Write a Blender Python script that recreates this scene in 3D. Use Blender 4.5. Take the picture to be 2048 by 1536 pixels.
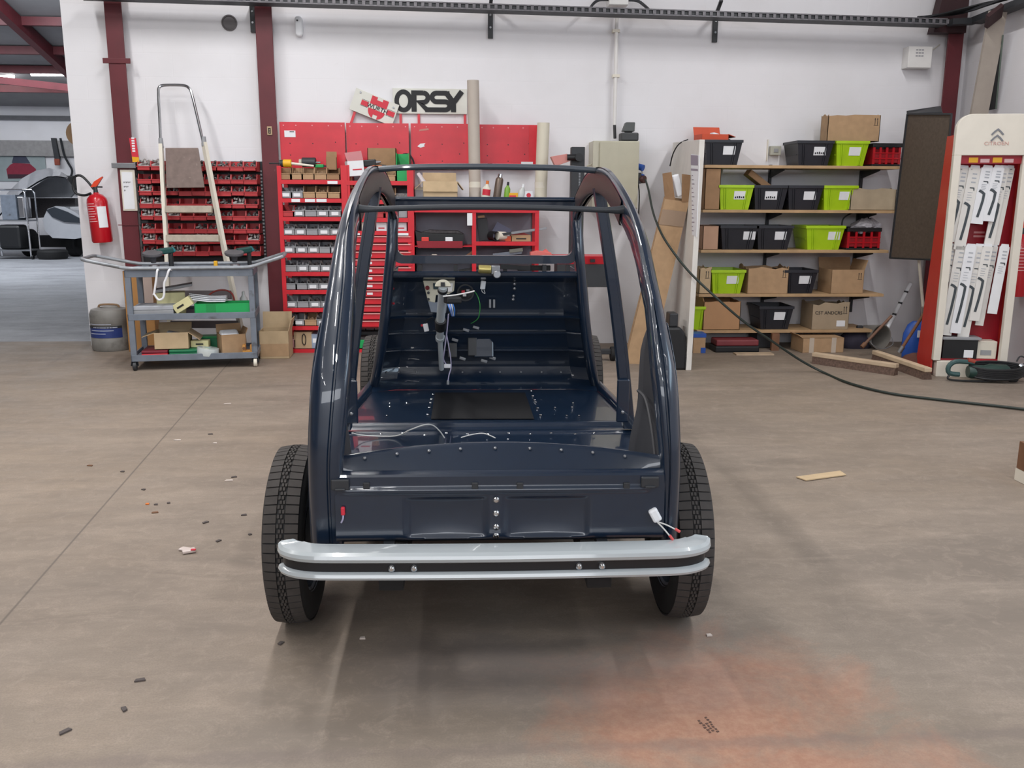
import bpy, bmesh, math, random
from mathutils import Vector, Matrix
from math import sin, cos, pi, radians, sqrt, atan2
random.seed(11)
for _o in list(bpy.data.objects): bpy.data.objects.remove(_o)
S = bpy.context.scene
COL = S.collection

# ------------------------------------------------------------------ camera
FPX, CAM_H, PITCH, YAW, ROLL = 1790.0, 1.37, radians(11.75), radians(3.5), 0.005
_f = Vector((sin(YAW)*cos(PITCH), cos(YAW)*cos(PITCH), -sin(PITCH)))
_r = Vector((cos(YAW), -sin(YAW), 0)); _u = _r.cross(_f)
_r2 = _r*cos(ROLL)+_u*sin(ROLL); _u2 = _u*cos(ROLL)-_r*sin(ROLL)
cam = bpy.data.objects.new('camera', bpy.data.cameras.new('camera')); COL.objects.link(cam)
cam.data.sensor_width = 36; cam.data.lens = 36*FPX/2048; cam.data.clip_end = 80
cam.matrix_world = Matrix(((_r2.x,_u2.x,-_f.x,0),(_r2.y,_u2.y,-_f.y,0),(_r2.z,_u2.z,-_f.z,CAM_H),(0,0,0,1)))
S.camera = cam
# ------------------------------------------------------------------ world, lights, exposure
S.view_settings.view_transform = 'Standard'; S.view_settings.look = 'None'
S.view_settings.gamma = 1; S.view_settings.use_curve_mapping = False
S.view_settings.exposure = 0.0
wd = bpy.data.worlds.new('overcast'); S.world = wd; wd.use_nodes = True
wd.node_tree.nodes['Background'].inputs[0].default_value = (.72,.82,1,1)
wd.node_tree.nodes['Background'].inputs[1].default_value = 1.0
def area(name, loc, direction, sx, sy, power, col):
    l = bpy.data.lights.new(name, 'AREA'); l.shape = 'RECTANGLE'; l.size = sx; l.size_y = sy
    l.energy = power; l.color = col
    o = bpy.data.objects.new(name, l); COL.objects.link(o); o.location = loc
    o.rotation_euler = Vector(direction).to_track_quat('-Z', 'Y').to_euler(); return o
area('high_fill_light', (-1.5,-7.85,3.4), (0,1,-.08), 7.0, 1.5, 190, (.95,.97,1))  # added fill behind the camera, set high to stay out of paint reflections
area('daylight_side_window', (4.66,0.2,2.7), (-1,0,-.15), 5.0, 1.3, 110, (.62,.82,1))
area('far_bay_fill', (-9.0,16.5,4.9), (0,.25,-1), 6.0, 2.0, 450, (.9,.95,1))  # added overhead panel to brighten the far bay, no skylight built there

# one strip of light under each ceiling tube batten of the workshop (battens are built below)
BATTENS = [(x,y) for x in (-3.4,-1.1,3.0) for y in (-5.0,-2.8,-.6,1.6,3.8,6.0)]
for x,y in BATTENS: area('tube_glow', (x,y,4.40), (0,0,-1), .07, 1.45, (1.0 if x > 2 else 1.25)*(24 if y < 2 else 46), (1,.985,.97))

# ------------------------------------------------------------------ helpers
def ray(px, py):
    a = (px-1024)/FPX; b = (768-py)/FPX
    return _r2*a+_u2*b+_f
def at(px, py, Y):                       # point seen at that pixel on the plane at depth Y
    d = ray(px,py); return d*(Y/d.y)+Vector((0,0,CAM_H))
def gnd(px, py, z=0.0):
    d = ray(px,py); return d*((z-CAM_H)/d.z)+Vector((0,0,CAM_H))
def lin(c):
    return tuple(((v/255)/12.92 if v/255 <= .04045 else ((v/255+.055)/1.055)**2.4) for v in c)
MATS = {}
def mat(name, rgb, rough=.55, metal=0.0, coat=0.0, var=.12, scale=9.0, bump=0.0, bscale=None, emit=0, alpha=1.0, trans=0.0, spec=.5, dirt=None):
    if name in MATS: return MATS[name]
    m = bpy.data.materials.new(name); m.use_nodes = True; nt = m.node_tree; N = nt.nodes; L = nt.links
    b = N['Principled BSDF']; col = lin(rgb)
    b.inputs['Roughness'].default_value = rough; b.inputs['Metallic'].default_value = metal
    b.inputs['Coat Weight'].default_value = coat; b.inputs['Coat Roughness'].default_value = .04
    b.inputs['Specular IOR Level'].default_value = spec
    b.inputs['Alpha'].default_value = alpha; b.inputs['Transmission Weight'].default_value = trans
    tc = N.new('ShaderNodeTexCoord')
    if var > 0:
        n = N.new('ShaderNodeTexNoise'); n.inputs['Scale'].default_value = scale; n.inputs['Detail'].default_value = 5
        L.new(tc.outputs['Object'], n.inputs['Vector'])
        r = N.new('ShaderNodeMapRange'); r.inputs['From Min'].default_value = .3; r.inputs['From Max'].default_value = .7
        r.inputs['To Min'].default_value = 1-var; r.inputs['To Max'].default_value = 1+var
        L.new(n.outputs['Fac'], r.inputs['Value'])
        h = N.new('ShaderNodeVectorMath'); h.operation = 'SCALE'; h.inputs[0].default_value = col
        L.new(r.outputs['Result'], h.inputs['Scale'])
        out = h.outputs['Vector']
        if dirt:
            n2 = N.new('ShaderNodeTexNoise'); n2.inputs['Scale'].default_value = dirt[1]; n2.inputs['Detail'].default_value = 6
            L.new(tc.outputs['Object'], n2.inputs['Vector'])
            r2 = N.new('ShaderNodeMapRange'); r2.inputs['From Min'].default_value = dirt[2]; r2.inputs['From Max'].default_value = dirt[2]+.12
            L.new(n2.outputs['Fac'], r2.inputs['Value'])
            mx = N.new('ShaderNodeMix'); mx.data_type = 'RGBA'; L.new(r2.outputs['Result'], mx.inputs['Factor'])
            L.new(out, mx.inputs['A']); mx.inputs['B'].default_value = (*lin(dirt[0]),1); out = mx.outputs['Result']
        L.new(out, b.inputs['Base Color'])
    else: b.inputs['Base Color'].default_value = (*col,1)
    if bump > 0:
        nb = N.new('ShaderNodeTexNoise'); nb.inputs['Scale'].default_value = bscale or scale*4; nb.inputs['Detail'].default_value = 4
        L.new(tc.outputs['Object'], nb.inputs['Vector'])
        bp = N.new('ShaderNodeBump'); bp.inputs['Strength'].default_value = bump; bp.inputs['Distance'].default_value = .01
        L.new(nb.outputs['Fac'], bp.inputs['Height']); L.new(bp.outputs['Normal'], b.inputs['Normal'])
    if emit:
        b.inputs['Emission Color'].default_value = (1,1,1,1); b.inputs['Emission Strength'].default_value = emit
    MATS[name] = m; return m

ROOTM = {}
def minv(o):
    while o.parent: o = o.parent
    return ROOTM[o.name].inverted() if o.name in ROOTM else Matrix()
class MB:
    def __init__(s): s.v = []; s.f = []; s.sm = False
    def add(s, vs, fs, M=None):
        k = len(s.v)
        s.v += [(M @ Vector(p)) if M else Vector(p) for p in vs]
        s.f += [tuple(i+k for i in f) for f in fs]; return s
    def box(s, a, b, M=None):
        x0,y0,z0 = a; x1,y1,z1 = b
        return s.add([(x0,y0,z0),(x1,y0,z0),(x1,y1,z0),(x0,y1,z0),(x0,y0,z1),(x1,y0,z1),(x1,y1,z1),(x0,y1,z1)],
            [(3,2,1,0),(4,5,6,7),(0,1,5,4),(1,2,6,5),(2,3,7,6),(3,0,4,7)], M)
    def cbox(s, c, d, M=None):
        return s.box([c[i]-d[i]/2 for i in range(3)], [c[i]+d[i]/2 for i in range(3)], M)
    def bar(s, p0, p1, w, h, up=(0,0,1)):
        p0 = Vector(p0); p1 = Vector(p1); d = (p1-p0).normalized(); up = Vector(up)
        if abs(d.dot(up)) > .98: up = Vector((0,1,0))
        a = d.cross(up).normalized(); b = a.cross(d)
        vs = []
        for p in (p0,p1): vs += [p-a*w/2-b*h/2, p+a*w/2-b*h/2, p+a*w/2+b*h/2, p-a*w/2+b*h/2]
        return s.add(vs, [(3,2,1,0),(4,5,6,7),(0,1,5,4),(1,2,6,5),(2,3,7,6),(3,0,4,7)])
    def loft(s, rings, cap=True, close=True):
        n = len(rings[0]); vs = [p for r in rings for p in r]; fs = []
        for i in range(len(rings)-1):
            for j in range(n if close else n-1):
                a = i*n+j; b = i*n+(j+1)%n; fs.append((a,b,b+n,a+n))
        if cap: fs += [tuple(range(n-1,-1,-1)), tuple(range((len(rings)-1)*n, len(rings)*n))]
        return s.add(vs, fs)
    def cyl(s, p0, p1, r0, r1=None, n=14, cap=True):
        r1 = r0 if r1 is None else r1; s.sm = True
        p0 = Vector(p0); p1 = Vector(p1); d = (p1-p0).normalized()
        a = d.orthogonal().normalized(); b = d.cross(a)
        return s.loft([[p+(a*cos(2*pi*i/n)+b*sin(2*pi*i/n))*r for i in range(n)] for p,r in ((p0,r0),(p1,r1))], cap)
    def tube(s, pts, r, n=8, closed=False, smooth=0):
        s.sm = True; pts = [Vector(p) for p in pts]
        if smooth: pts = crom(pts, smooth, closed)
        m = len(pts); rings = []; prev = None
        for i in range(m):
            if closed: d = (pts[(i+1)%m]-pts[i-1])
            else: d = pts[min(i+1,m-1)]-pts[max(i-1,0)]
            d = d.normalized() if d.length > 0 else Vector((0,0,1))
            a = (d.orthogonal() if prev is None else prev-d*prev.dot(d)).normalized(); prev = a
            b = d.cross(a); rr = r[i] if isinstance(r,(list,tuple)) else r
            rings.append([pts[i]+(a*cos(2*pi*k/n)+b*sin(2*pi*k/n))*rr for k in range(n)])
        if closed: rings.append(rings[0])
        return s.loft(rings, not closed)
    def lathe(s, prof, n=20, M=None, cap=True):
        s.sm = True
        rings = [[Vector((r*cos(2*pi*k/n), r*sin(2*pi*k/n), z)) for k in range(n)] for r,z in prof]
        if M: rings = [[M @ p for p in r] for r in rings]
        return s.loft(rings, cap)
    def prism(s, poly, t0, t1, M=None):        # polygon in local xz, thickness along y
        n = len(poly)
        vs = [(x,t0,z) for x,z in poly]+[(x,t1,z) for x,z in poly]
        fs = [tuple(range(n)), tuple(range(2*n-1,n-1,-1))]+[(i,i+n,(i+1)%n+n,(i+1)%n) for i in range(n)]
        return s.add(vs, fs, M)
    def stroke(s, pts, w, t0, t1, M=None):     # flat ribbon letter stroke in xz
        pts = [Vector((p[0],p[1])) for p in pts]; Lf = []; Rt = []
        for i in range(len(pts)):
            d0 = (pts[i]-pts[i-1]).normalized() if i else None
            d1 = (pts[i+1]-pts[i]).normalized() if i < len(pts)-1 else None
            d = ((d0 or d1)+(d1 or d0)).normalized(); n = Vector((-d.y,d.x)); c = max(.5, n.dot(Vector((-(d1 or d0).y,(d1 or d0).x))))
            Lf.append(pts[i]+n*w/2/c); Rt.append(pts[i]-n*w/2/c)
        for i in range(len(pts)-1):
            s.prism([tuple(Rt[i]),tuple(Rt[i+1]),tuple(Lf[i+1]),tuple(Lf[i])], t0, t1, M)
        return s
    def build(s, name, m, parent=None, world=False, bevel=0, seg=2, smooth=None, ang=35):
        me = bpy.data.meshes.new(name)
        M = minv(parent) if (parent and world) else None
        me.from_pydata([tuple(M @ p) if M else tuple(p) for p in s.v], [], s.f)
        bm = bmesh.new(); bm.from_mesh(me); bmesh.ops.recalc_face_normals(bm, faces=bm.faces); bm.to_mesh(me); bm.free()
        if (s.sm if smooth is None else smooth):
            me.polygons.foreach_set('use_smooth', [True]*len(me.polygons)); me.set_sharp_from_angle(angle=radians(ang))
        me.materials.append(m)
        o = bpy.data.objects.new(name, me); COL.objects.link(o)
        if parent: o.parent = parent
        if bevel:
            bv = o.modifiers.new('bevel','BEVEL'); bv.width = bevel; bv.segments = seg; bv.limit_method = 'ANGLE'; bv.angle_limit = radians(40)
        return o
def crom(P, k, closed=False):
    out = []; n = len(P)
    for i in range(n if closed else n-1):
        p0 = P[i-1] if (i or closed) else P[0]; p1 = P[i]; p2 = P[(i+1)%n]; p3 = P[(i+2)%n] if (closed or i+2 < n) else P[-1]
        for j in range(k):
            t = j/k
            out.append(.5*((2*p1)+(p2-p0)*t+(2*p0-5*p1+4*p2-p3)*t*t+(3*p1-p0-3*p2+p3)*t**3))
    if not closed: out.append(P[-1])
    return out
def tag(o, label=None, cat=None, group=None, kind=None):
    if label: o['label'] = label
    if cat: o['category'] = cat
    if group: o['group'] = group
    if kind: o['kind'] = kind
    return o
def thing(name, label, cat, loc=(0,0,0), rz=0.0, group=None):
    o = bpy.data.objects.new(name, None); COL.objects.link(o); o.empty_display_size = .05
    o.location = loc; o.rotation_euler = (0,0,rz)
    ROOTM[o.name] = Matrix.Translation(Vector(loc)) @ Matrix.Rotation(rz,4,'Z')
    return tag(o, label, cat, group)
def orient(o, loc, eul):
    o.location = loc; o.rotation_euler = eul
def dup(root, loc, rz=None, label=None, group=None, eul=None):
    def cp(o, par):
        c = o.copy(); COL.objects.link(c); c.parent = par
        for ch in list(o.children): cp(ch, c)
        return c
    r = cp(root, None); r.location = loc
    if rz is not None: r.rotation_euler = (0,0,rz)
    if eul is not None: r.rotation_euler = eul
    if label: r['label'] = label
    if group: r['group'] = group
    return r
def text_mesh(txt, size, M, mb, depth=.002, bold=0.0, xs=1.0):
    cu = bpy.data.curves.new('t','FONT'); cu.body = txt; cu.size = size; cu.extrude = depth/2; cu.offset = bold
    cu.align_x = 'CENTER'; cu.align_y = 'CENTER'; cu.resolution_u = 3
    ob = bpy.data.objects.new('t', cu); COL.objects.link(ob)
    dg = bpy.context.evaluated_depsgraph_get(); me = bpy.data.meshes.new_from_object(ob.evaluated_get(dg))
    R = M @ Matrix.Rotation(pi/2,4,'X') @ Matrix.Diagonal((xs,1,1,1))
    mb.add([v.co.copy() for v in me.vertices], [tuple(p.vertices) for p in me.polygons], R)
    bpy.data.objects.remove(ob); bpy.data.curves.remove(cu); bpy.data.meshes.remove(me)
ORD = ['first','second','third','fourth','fifth','sixth','seventh','eighth','ninth','tenth','eleventh','twelfth']
def struct(name, mb, m, **k):
    o = mb.build(name, m, **k); o['kind'] = 'structure'; return o
def T(x=0,y=0,z=0): return Matrix.Translation((x,y,z))
def RX(a): return Matrix.Rotation(a,4,'X')
def RY(a): return Matrix.Rotation(a,4,'Y')
def RZ(a): return Matrix.Rotation(a,4,'Z')

# ------------------------------------------------------------------ materials
M_red = mat('red_enamel',(206,32,46),.38,var=.06,scale=14,dirt=((150,40,45),5,.66))
M_redp = mat('red_panel_enamel',(205,40,55),.33,var=.10,scale=6,bump=.02)
M_maroon = mat('maroon_steel_paint',(96,34,42),.5,var=.14,scale=5,dirt=((128,92,92),16,.70))
M_redbin = mat('red_plastic',(184,54,58),.45,var=.08)
M_greybin = mat('grey_plastic',(150,152,156),.5,var=.08)
M_card = mat('cardboard',(178,146,112),.8,var=.08,scale=16)
M_card2 = mat('pale_cardboard',(192,168,134),.8,var=.07,scale=14)
M_card3 = mat('brown_cardboard',(158,124,92),.8,var=.08,scale=14)
M_cardin = mat('cardboard_inside',(140,114,88),.85,var=.08)
M_white = mat('white_paint',(228,226,224),.5,var=.04)
M_paper = mat('white_paper',(232,234,238),.7,var=.03)
M_black = mat('black_plastic',(26,27,30),.45,var=.1)
M_blackcrate = mat('black_crate_plastic',(34,36,44),.42,var=.08)
M_rubber = mat('black_rubber',(24,24,26),.75,var=.15,scale=30)
M_lime = mat('lime_plastic',(170,208,26),.4,var=.05)
M_green = mat('green_plastic',(20,160,84),.4,var=.05)
M_wood = mat('shelf_wood',(182,150,112),.65,var=.14,scale=7)
M_woodd = mat('brown_wood',(120,84,60),.65,var=.2,scale=9)
M_woodp = mat('pale_worn_wood',(190,168,142),.7,var=.14,scale=10)
M_chrome = mat('chrome',(210,212,216),.14,metal=1,var=.03)
M_steel = mat('dull_steel',(150,152,156),.4,metal=.8,var=.1)
M_greysteel = mat('grey_painted_steel',(112,120,132),.5,var=.12,scale=12,dirt=((72,70,72),9,.64))
M_beige = mat('beige_enamel',(190,186,168),.45,var=.04)
M_cream = mat('cream_paint',(222,216,202),.5,var=.05)
M_dark = mat('dark_metal',(44,46,50),.5,var=.15)
M_junk = mat('mixed_hardware',(120,116,116),.45,metal=.35,var=.5,scale=60)
M_junkd = mat('dark_hardware',(62,58,60),.5,metal=.2,var=.5,scale=60)
M_junkl = mat('pale_hardware',(176,172,170),.4,metal=.2,var=.4,scale=60)
M_yellow = mat('yellow_plastic',(228,172,30),.45,var=.05)
M_orange = mat('orange_plastic',(222,120,44),.5,var=.05)
M_blue = mat('blue_plastic',(40,84,170),.45,var=.05)
M_tubep = mat('grey_paper_roll',(186,176,166),.7,var=.04)
M_tubec = mat('cream_paper_roll',(214,208,190),.6,var=.03)
M_print = mat('black_print',(28,28,32),.6,var=0)
M_redprint = mat('red_print',(206,44,62),.5,var=0)
M_sign = mat('sign_board_white',(214,214,206),.45,var=.05,scale=5)
M_shelfback = mat('grey_board',(136,136,146),.6,var=.05)

# ------------------------------------------------------------------ room
WY = 8.48
def floor_mat(name, base, far=False):
    m = bpy.data.materials.new(name); m.use_nodes = True; nt = m.node_tree; N = nt.nodes; L = nt.links
    b = N['Principled BSDF']; tc = N.new('ShaderNodeTexCoord')
    def noise(scale, det=6, rough=.6, vec=None, dist=0):
        n = N.new('ShaderNodeTexNoise'); n.inputs['Scale'].default_value = scale; n.inputs['Detail'].default_value = det
        n.inputs['Roughness'].default_value = rough; n.inputs['Distortion'].default_value = dist
        L.new(vec or tc.outputs['Object'], n.inputs['Vector']); return n.outputs['Fac']
    def mr(v, a, c, lo=0., hi=1.):
        r = N.new('ShaderNodeMapRange'); r.inputs['From Min'].default_value = a; r.inputs['From Max'].default_value = c
        r.inputs['To Min'].default_value = lo; r.inputs['To Max'].default_value = hi; L.new(v, r.inputs['Value']); return r.outputs['Result']
    def mix(f, A, B, k=None):
        x = N.new('ShaderNodeMix'); x.data_type = 'RGBA'; L.new(f, x.inputs['Factor'])
        if isinstance(A, tuple): x.inputs['A'].default_value = (*lin(A),1)
        else: L.new(A, x.inputs['A'])
        if isinstance(B, tuple): x.inputs['B'].default_value = (*lin(B),1)
        else: L.new(B, x.inputs['B'])
        return x.outputs['Result']
    def math_(op, a, c):
        x = N.new('ShaderNodeMath'); x.operation = op
        for i,v in enumerate((a,c)):
            if isinstance(v,(int,float)): x.inputs[i].default_value = v
            else: L.new(v, x.inputs[i])
        return x.outputs[0]
    sc = N.new('ShaderNodeMapping'); sc.inputs['Scale'].default_value = (.5,1.6,1); L.new(tc.outputs['Object'], sc.inputs['Vector'])
    dk = tuple(int(v*.78) for v in base); lt = tuple(min(255,int(v*1.09)) for v in base)
    c = mix(mr(noise(1.5,8,.65,sc.outputs['Vector'],.4), .36, .66), dk, base)
    c = mix(mr(noise(2.6,9,.7,sc.outputs['Vector'],.8), .52, .74, 0, .75), c, lt)
    c = mix(mr(noise(.55,3), .42, .62, 0, .5), c, (base[0]-2, base[1]-6, base[2]-12) if not far else lt)
    c = mix(mr(noise(9,8,.75,None,1.2), .58, .8, 0, .6), c, tuple(int(v*.62) for v in base))
    c = mix(mr(noise(5.5,10,.72,sc.outputs['Vector'],.6), .40, .62, 0, .5), c, dk)
    c = mix(mr(noise(16,9,.75,None,.8), .50, .72, 0, .5), c, lt)
    c = mix(mr(noise(170,3), .35, .7, 0, .55), c, dk)
    if not far:
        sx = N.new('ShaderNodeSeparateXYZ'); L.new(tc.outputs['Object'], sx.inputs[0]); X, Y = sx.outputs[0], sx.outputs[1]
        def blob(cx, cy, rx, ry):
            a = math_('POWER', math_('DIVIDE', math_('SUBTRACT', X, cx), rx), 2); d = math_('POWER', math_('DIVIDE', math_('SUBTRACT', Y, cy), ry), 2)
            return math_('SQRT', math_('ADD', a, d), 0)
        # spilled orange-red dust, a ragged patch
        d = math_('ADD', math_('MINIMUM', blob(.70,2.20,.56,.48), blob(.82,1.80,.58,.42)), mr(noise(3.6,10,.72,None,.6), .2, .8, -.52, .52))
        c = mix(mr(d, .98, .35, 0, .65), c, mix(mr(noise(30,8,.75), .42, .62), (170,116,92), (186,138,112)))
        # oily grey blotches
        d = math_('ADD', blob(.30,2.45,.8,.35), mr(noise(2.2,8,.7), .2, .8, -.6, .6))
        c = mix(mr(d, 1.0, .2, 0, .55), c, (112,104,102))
        # cut joint across the slab
        ln = math_('ABSOLUTE', math_('SUBTRACT', math_('ADD', X, math_('MULTIPLY', math_('SUBTRACT', Y, 2.8), .09)), -1.50), 0)
        c = mix(mr(ln, .006, .002, 0, .7), c, (92,84,78))
        ln = math_('ABSOLUTE', math_('SUBTRACT', Y, 2.03), 0)
        c = mix(mr(math_('ADD', ln, mr(noise(6,4), .3,.7,-.02,.02)), .035, .01, 0, .35), c, (112,100,96))
    L.new(c, b.inputs['Base Color'])
    L.new(mr(noise(3,6), .3, .7, .5, .7), b.inputs['Roughness']); b.inputs['Specular IOR Level'].default_value = .3
    bp = N.new('ShaderNodeBump'); bp.inputs['Strength'].default_value = .08; bp.inputs['Distance'].default_value = .004
    L.new(noise(60,4), bp.inputs['Height']); L.new(bp.outputs['Normal'], b.inputs['Normal'])
    return m
def wall_mat(name, rgb, stain):
    m = bpy.data.materials.new(name); m.use_nodes = True; nt = m.node_tree; N = nt.nodes; L = nt.links
    b = N['Principled BSDF']; tc = N.new('ShaderNodeTexCoord')
    mp = N.new('ShaderNodeMapping'); mp.inputs['Rotation'].default_value = (pi/2,0,0); L.new(tc.outputs['Object'], mp.inputs['Vector'])
    br = N.new('ShaderNodeTexBrick'); br.inputs['Scale'].default_value = 1; br.inputs['Brick Width'].default_value = .5; br.inputs['Row Height'].default_value = .2
    br.inputs['Mortar Size'].default_value = .006; br.inputs['Mortar Smooth'].default_value = .6; L.new(mp.outputs['Vector'], br.inputs['Vector'])
    n = N.new('ShaderNodeTexNoise'); n.inputs['Scale'].default_value = 1.3; n.inputs['Detail'].default_value = 7; L.new(tc.outputs['Object'], n.inputs['Vector'])
    r = N.new('ShaderNodeMapRange'); r.inputs['From Min'].default_value = .45; r.inputs['From Max'].default_value = .75; r.inputs['To Max'].default_value = .55
    L.new(n.outputs['Fac'], r.inputs['Value'])
    x = N.new('ShaderNodeMix'); x.data_type = 'RGBA'; x.inputs['A'].default_value = (*lin(rgb),1); x.inputs['B'].default_value = (*lin(stain),1)
    L.new(r.outputs['Result'], x.inputs['Factor'])
    n2 = N.new('ShaderNodeTexNoise'); n2.inputs['Scale'].default_value = 14; n2.inputs['Detail'].default_value = 8; n2.inputs['Roughness'].default_value = .7; L.new(tc.outputs['Object'], n2.inputs['Vector'])
    r2 = N.new('ShaderNodeMapRange'); r2.inputs['From Min'].default_value = .69; r2.inputs['From Max'].default_value = .76; r2.inputs['To Max'].default_value = .35; L.new(n2.outputs['Fac'], r2.inputs['Value'])
    y = N.new('ShaderNodeMix'); y.data_type = 'RGBA'; L.new(r2.outputs['Result'], y.inputs['Factor']); L.new(x.outputs['Result'], y.inputs['A']); y.inputs['B'].default_value = (*lin((150,146,142)),1)
    L.new(y.outputs['Result'], b.inputs['Base Color']); b.inputs['Roughness'].default_value = .75
    bp = N.new('ShaderNodeBump'); bp.inputs['Strength'].default_value = .10; bp.inputs['Distance'].default_value = .006; bp.invert = True
    ad = N.new('ShaderNodeMath'); ad.operation = 'ADD'; L.new(br.outputs['Fac'], ad.inputs[0]); L.new(n2.outputs['Fac'], ad.inputs[1])
    L.new(ad.outputs[0], bp.inputs['Height']); L.new(bp.outputs['Normal'], b.inputs['Normal'])
    return m
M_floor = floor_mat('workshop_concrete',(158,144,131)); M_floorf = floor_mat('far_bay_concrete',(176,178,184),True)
M_wall = wall_mat('painted_block_wall',(231,230,234),(216,214,216)); M_ceil = mat('roof_sheet',(150,150,152),.7,var=.06,scale=3)
XL, XR, YB = -15.0, 4.72, -8.0
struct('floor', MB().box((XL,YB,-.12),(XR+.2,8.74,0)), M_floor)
struct('floor', MB().box((XL,8.74,-.12),(3,24.2,0)), M_floorf)
struct('wall_back', MB().box((-3.42,WY,-.05),(XR+.2,WY+.2,6.6)), M_wall)
struct('wall_right', MB().box((XR,YB,-.05),(XR+.2,WY,4.8)), M_wall)
struct('wall_left', MB().box((XL-.2,YB,-.05),(XL,24.2,6.6)), M_wall)
wf = MB().box((XL,YB-.2,-.05),(-5.2,YB,4.8)).box((2.2,YB-.2,-.05),(XR+.2,YB,4.8)).box((-5.2,YB-.2,4.2),(2.2,YB,4.8)).box((-5.2,YB-.2,-.05),(2.2,YB,2.6))  # high opening shaped to suit the added fill light
struct('wall_front', wf, M_wall)
struct('wall_far', MB().box((XL,24.0,-.05),(3,24.2,3.6)), M_wall)
struct('wall_far_side', MB().box((3,WY+.2,-.05),(3.2,24.2,6.6)), M_wall)
struct('ceiling', MB().box((XL,YB,4.62),(XR+.2,WY,4.8)), M_ceil)
rz0 = lambda Y: 3.55+.25*(24.0-Y)
struct('ceiling', MB().add([(XL,8.4,rz0(8.4)),(3,8.4,rz0(8.4)),(3,24.2,rz0(24.2)),(XL,24.2,rz0(24.2)),(XL,8.4,rz0(8.4)+.1),(3,8.4,rz0(8.4)+.1),(3,24.2,rz0(24.2)+.1),(XL,24.2,rz0(24.2)+.1)],
    [(3,2,1,0),(4,5,6,7),(0,1,5,4),(1,2,6,5),(2,3,7,6),(3,0,4,7)]), M_ceil)
# header between the near ceiling and the far roof over the opening
struct('wall_lintel', MB().box((XL,WY,4.5),(-3.42,WY+.2,6.6)), M_wall)
# far bay roof timbers and wall details
def roof_at(px, py):
    d = ray(px,py); t = (3.55+.25*24.0-CAM_H)/(d.z+.25*d.y); return d*t+Vector((0,0,CAM_H))
for i,py in enumerate((33,92,131,170)):
    p = roof_at(60,py); struct('trim_%d'%(i+1), MB().box((XL,p.y-.06,p.z-.17),(-1,p.y+.06,p.z-.01)), M_maroon)
struct('trim_5', MB().box((XL,23.9,3.22),(2,24.0,3.32)), mat('wall_dark_band',(96,96,100),.6))
struct('trim_6', MB().box((XL,23.88,2.34),(2,24.0,2.72)), mat('wall_grey_band',(150,148,148),.6))
a, b_ = roof_at(-30,-30), roof_at(150,140)
t = tag(MB().bar(a-Vector((0,0,.16)), b_-Vector((0,0,.16)), .16, .26).build('roof_rafter', M_maroon), 'thick dark red roof rafter sloping down over the far bay', 'rafter')
p0, p1 = at(-40,156,18.6), at(160,178,18.6)
tag(MB().bar(p0, p1, .10, .13).build('tie_beam', M_maroon), 'thin dark red tie beam below the glowing tube light in far bay', 'beam')
M_tube = mat('lit_tube',(255,255,255),.4,var=0,emit=14)
def batten(name, label, p, q, group=None):
    t = thing(name, label, 'light', p, 0, group)
    MB().bar(Vector(p)+Vector((0,0,.06)), Vector(q)+Vector((0,0,.06)), .16, .05).build('housing', M_white, t, True)
    MB().cyl(p, q, .06, n=10).build('tube', M_tube, t, True)
    return t
batten('tube_light','lit fluorescent tube light in far bay, right of the cut off one', *[v-Vector((0,0,.105)) for v in (roof_at(62,137),roof_at(150,137))])
batten('tube_light','lit fluorescent tube light cut by the left picture edge', *[v-Vector((0,0,.105)) for v in (roof_at(-60,149),roof_at(25,143))])
# ------------------------------------------------------------------ the car body shell
RC = Vector((.110,2.806,0)); CA = radians(-1.0)
car = thing('car_shell', 'dark navy stripped vintage car body shell with wheels and pale grey rear bumper', 'car', RC, CA)
CM = ROOTM[car.name]; CI = CM.inverted()
def C(px, py, y):                         # pixel on the car's own cross plane at y
    d = CI.to_3x3() @ ray(px,py); o = CI @ Vector((0,0,CAM_H)); return o+d*((y-o.y)/d.y)
def CX(px, py, x):
    d = CI.to_3x3() @ ray(px,py); o = CI @ Vector((0,0,CAM_H)); return o+d*((x-o.x)/d.x)
def CZ(px, py, z):
    d = CI.to_3x3() @ ray(px,py); o = CI @ Vector((0,0,CAM_H)); return o+d*((z-o.z)/d.z)
def paint(name, rgb, coat, rough):
    m = mat(name, rgb, rough, 0, coat, .05, 30); m.node_tree.nodes['Principled BSDF'].inputs['Coat Roughness'].default_value = .015; return m
M_paint = paint('navy_car_paint',(14,31,51),.75,.32)
M_sealer = mat('dull_grey_underseal',(58,58,62),.62,var=.12,scale=6)
M_bumper = mat('pale_grey_bumper_paint',(172,178,181),.2,coat=.6,var=.02)

prof_ = [(-.415,.405,.525,.445),(-.43,.62,.522,.443),(-.42,.75,.517,.432),(-.385,.9,.508,.418),(-.29,1.05,.492,.416),(-.19,1.15,.485,.42),
 (-.05,1.24,.487,.427),(.12,1.315,.49,.44),(.3,1.375,.491,.448),(.5,1.43,.489,.45),(.75,1.478,.487,.45),(1.0,1.493,.484,.448),(1.3,1.475,.48,.444),(1.6,1.405,.477,.44),(1.78,1.345,.475,.438)]
prof = [(a,b,c,d-(.008 if b < 1.2 else 0)) for a,b,c,d in prof_]
def crom4(P, k):
    out = []; n = len(P)
    for i in range(n-1):
        q = [P[max(i-1,0)],P[i],P[i+1],P[min(i+2,n-1)]]
        for j in range(k):
            t = j/k
            out.append(tuple(.5*(2*b+(c-a)*t+(2*a-5*b+4*c-d)*t*t+(3*b-a-3*c+d)*t**3) for a,b,c,d in zip(*q)))
    return out+[P[-1]]
path = crom4(prof, 6)
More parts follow.
